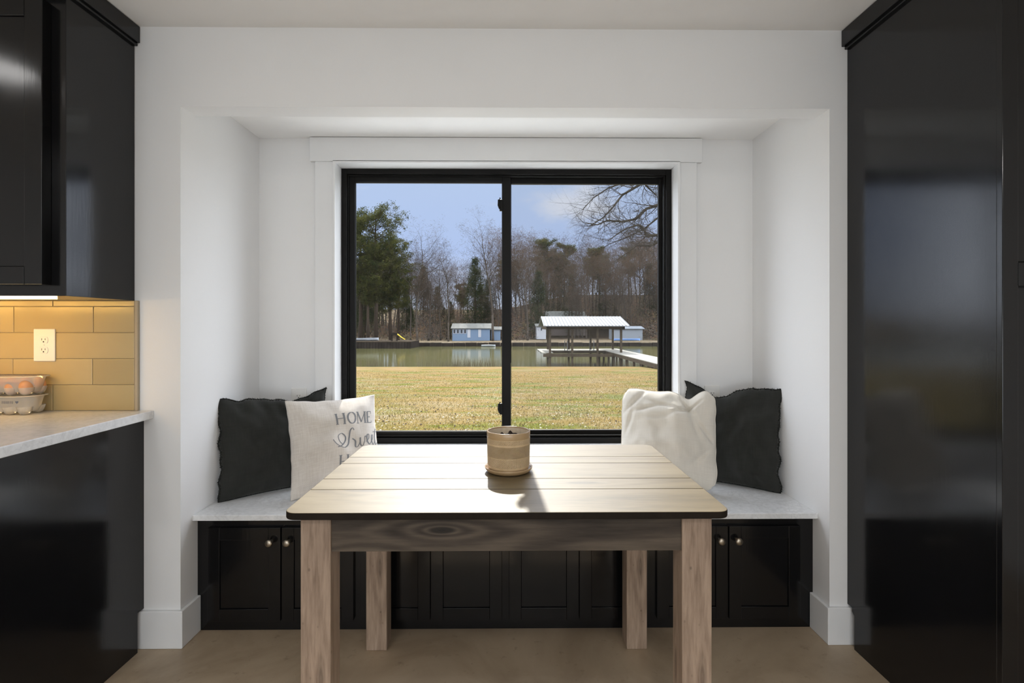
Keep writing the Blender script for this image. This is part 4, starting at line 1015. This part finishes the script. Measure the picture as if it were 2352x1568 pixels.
place(copy_tree(B4), 944, 109, 600, 2.2, 'leaning thin bare tree just right of the pines', lean=.10)
place(copy_tree(B1), 984, 110, 592, 3.6, 'mid-height bare tree over the far bank, between the wharf pines and the blue cottage', lean=-.05)
place(copy_tree(B2), 1030, 106, 604, 2.5, 'bare tree standing left of the blue cottage')
place(copy_tree(B4), 1012, 113, 612, 5.1, 'bushy bare tree behind the left end of the blue cottage')
place(copy_tree(Cd), 1092, 124, 592, .3, 'dark pointed evergreen rising behind the blue cottage')
place(copy_tree(B4), 1212, 109, 575, 3.1, 'broad bare tree over the white cabin')
place(copy_tree(P3), 1254, 150, 546, 0, 'slim pine with a round dark tuft above the woods on the right')
place(copy_tree(P3), 1297, 150, 560, 2, 'slim flat-topped pine right of the tufted one')
def skyline(px):
    pts = [(500, 560), (800, 560), (925, 600), (990, 625), (1060, 622), (1110, 600), (1170, 560), (1230, 556), (1290, 575), (1330, 572), (1400, 558), (1512, 552), (1800, 545)]
    for (a, ya), (b_, yb) in zip(pts, pts[1:]):
        if a <= px <= b_: return ya + (yb - ya) * (px - a) / (b_ - a)
    return 560
rt = random.Random(99)
kinds = [(B3, 'brownish bare tree still holding dry leaves in the woods beyond the pond', 'leafy brown trees in the far woods'),
         (B4, 'grey bare tree in the woods beyond the pond', 'bare trees in the far woods'),
         (P3, 'pine with high tuft crown in the woods beyond the pond', 'pines in the far woods'),
         (Cd, 'dark bushy evergreen in the woods beyond the pond', 'evergreens in the far woods')]
used = set()
for i in range(215):
    px = 640 + 1120 * ((i * .618034) % 1); row = i % 5; Y = 119 + row * 11 + rt.uniform(-4, 4)
    k = rt.choices((0, 1, 2, 3), (.50, .30, .08, .12) if px > 1180 else (.26, .44, .08, .22))[0]
    top = skyline(px) + rt.uniform(0, 55) - (0 if row < 3 else 8)
    if row < 2: top += rt.uniform(10, 80)
    src, lab, grp = kinds[k]
    if k in used: o = copy_tree(src)
    else: o = src; used.add(k)
    place(o, px, Y, top, rt.random() * 6.28, lab, grp)
# undergrowth on the far slope
vs, fs = [], []
ru = random.Random(5)
for i in range(12000):
    px = ru.uniform(700, 1700); right = px > 930
    Y = ru.uniform(108, 175) if ru.random() < .8 else ru.uniform(175, 310)
    X = W(px, HY, Y).x
    if Y < 121 and -14 < X < 0: continue
    if Y < 140 and 5 < X < 30: continue
    if not right and Y < 124 and ru.random() < .8: continue
    tall = (10.5 if px > 1160 else 9.0) if right else 2.4
    hgt_ = .2 + tall * ru.random() * (.55 + .45 * noise.noise(Vector((X * .09, Y * .09, 1)))) * sm(106, 124, Y)
    cluster(vs, fs, Vector((X, Y, gz(X, Y) + max(.2, hgt_))), 2.1, 15, .26, ru, .8, .22)
M['brush'] = foliage('brown_brush', (.040, .034, .027), (.13, .105, .08), .25)
nt = M['brush'].node_tree; rp = [n for n in nt.nodes if n.type == 'VALTORGB'][0].color_ramp; nn = [n for n in nt.nodes if n.type == 'TEX_NOISE'][0]
nn.inputs['Scale'].default_value = .22; nn.inputs['Roughness'].default_value = .75
for pos, c_ in ((.40, (.035, .030, .024)), (.48, (.10, .088, .074)), (.55, (.16, .085, .050)), (.60, (.115, .105, .048))):
    e_ = rp.elements.new(pos); e_.color = (*c_, 1)
uo = MB().add(vs, fs).build('undergrowth', M['brush']); tag(uo, 'brown brush covering the wooded slope beyond the pond', 'undergrowth', kind='stuff')

# bare tree by the lawn, its limbs reaching in from the right
nr = thing('bare_tree', (6.3, 13, gz(6.3, 13)), 'near bare tree whose limbs reach into the right pane from outside the frame', 'tree')
g0 = gz(6.3, 13); rn = random.Random(17)
MB().tube([(6.35, 13, g0 - .3), (6.3, 13, g0 + .2), (6.25, 13.0, 1.6), (6.1, 13.0, 3.0), (6.3, 13, 4.4), (6.6, 13.2, 6.0)], [.42, .30, .24, .21, .17, .10], 12).build('trunk', M['bark_near'], nr)
limbs = [([(1700, 420), (1600, 440), (1511, 471), (1485, 479), (1460, 503), (1429, 509), (1395, 506), (1372, 516), (1345, 512)], 13.0, .05, 1.0),
         ([(1690, 500), (1600, 520), (1511, 540), (1485, 541), (1478, 524), (1467, 516), (1440, 524), (1420, 536), (1398, 552)], 12.6, .045, 1.0),
         ([(1720, 300), (1620, 370), (1530, 400), (1471, 423), (1429, 448), (1407, 477), (1385, 500), (1352, 520)], 13.4, .05, 1.0),
         ([(1700, 540), (1600, 545), (1511, 556), (1494, 564), (1462, 564), (1436, 583), (1410, 602)], 12.2, .04, .6),
         ([(1640, 340), (1560, 380), (1478, 420), (1494, 436), (1511, 452)], 13.8, .05, .8),
         ([(1600, 380), (1520, 400), (1450, 415), (1400, 430), (1362, 455), (1340, 480)], 14.0, .035, 1.1),
         ([(1511, 500), (1480, 525), (1440, 545), (1400, 560), (1350, 590)], 13.2, .022, .8)]
lb = MB(); tips = []
for pts, Y, r, dens in limbs:
    P_ = [W(a, b_, Y + .25 * math.sin(i * 1.9)) for i, (a, b_) in enumerate(pts)]
    cs_ = []
    for i in range(len(P_) - 1):
        for k in range(3): cs_.append(P_[i].lerp(P_[i + 1], k / 3))
    cs_.append(P_[-1]); n = len(cs_)
    lb.tube(cs_, [r * (1 - .8 * i / (n - 1)) for i in range(n)], 7, cap=False)
    for i in range(int(n * .2), n):
        for q in range(2 if rn.random() < .75 * dens else 1):
            base = (cs_[i] - cs_[i - 1]).normalized(); ax = base.orthogonal().normalized(); ax.rotate(Matrix.Rotation(rn.random() * 6.283, 3, base))
            nd = base.copy(); nd.rotate(Matrix.Rotation(R(rn.uniform(25, 60)), 3, ax))
            branch(lb, tips, cs_[i], nd, rn.uniform(.45, 1.05) * dens, r * (1 - .8 * i / n) * .30 + .002, 1, 3, rn, .02, (0, 7, 6, 3), (5, 4, 3, 3, 3), (25, 65), .42)
for a in range(7):
    th = a * .9 - .6; branch(lb, tips, Vector((6.2, 13, 2.6 + a * .45)), Vector((math.cos(th) * .9 + .5, math.sin(th), .35)), 3.0, .06, 1, 3, rn, .02, (0, 7, 5, 4), (5, 5, 3, 3, 3))
lb.build('branches', M['bark_near'], nr)
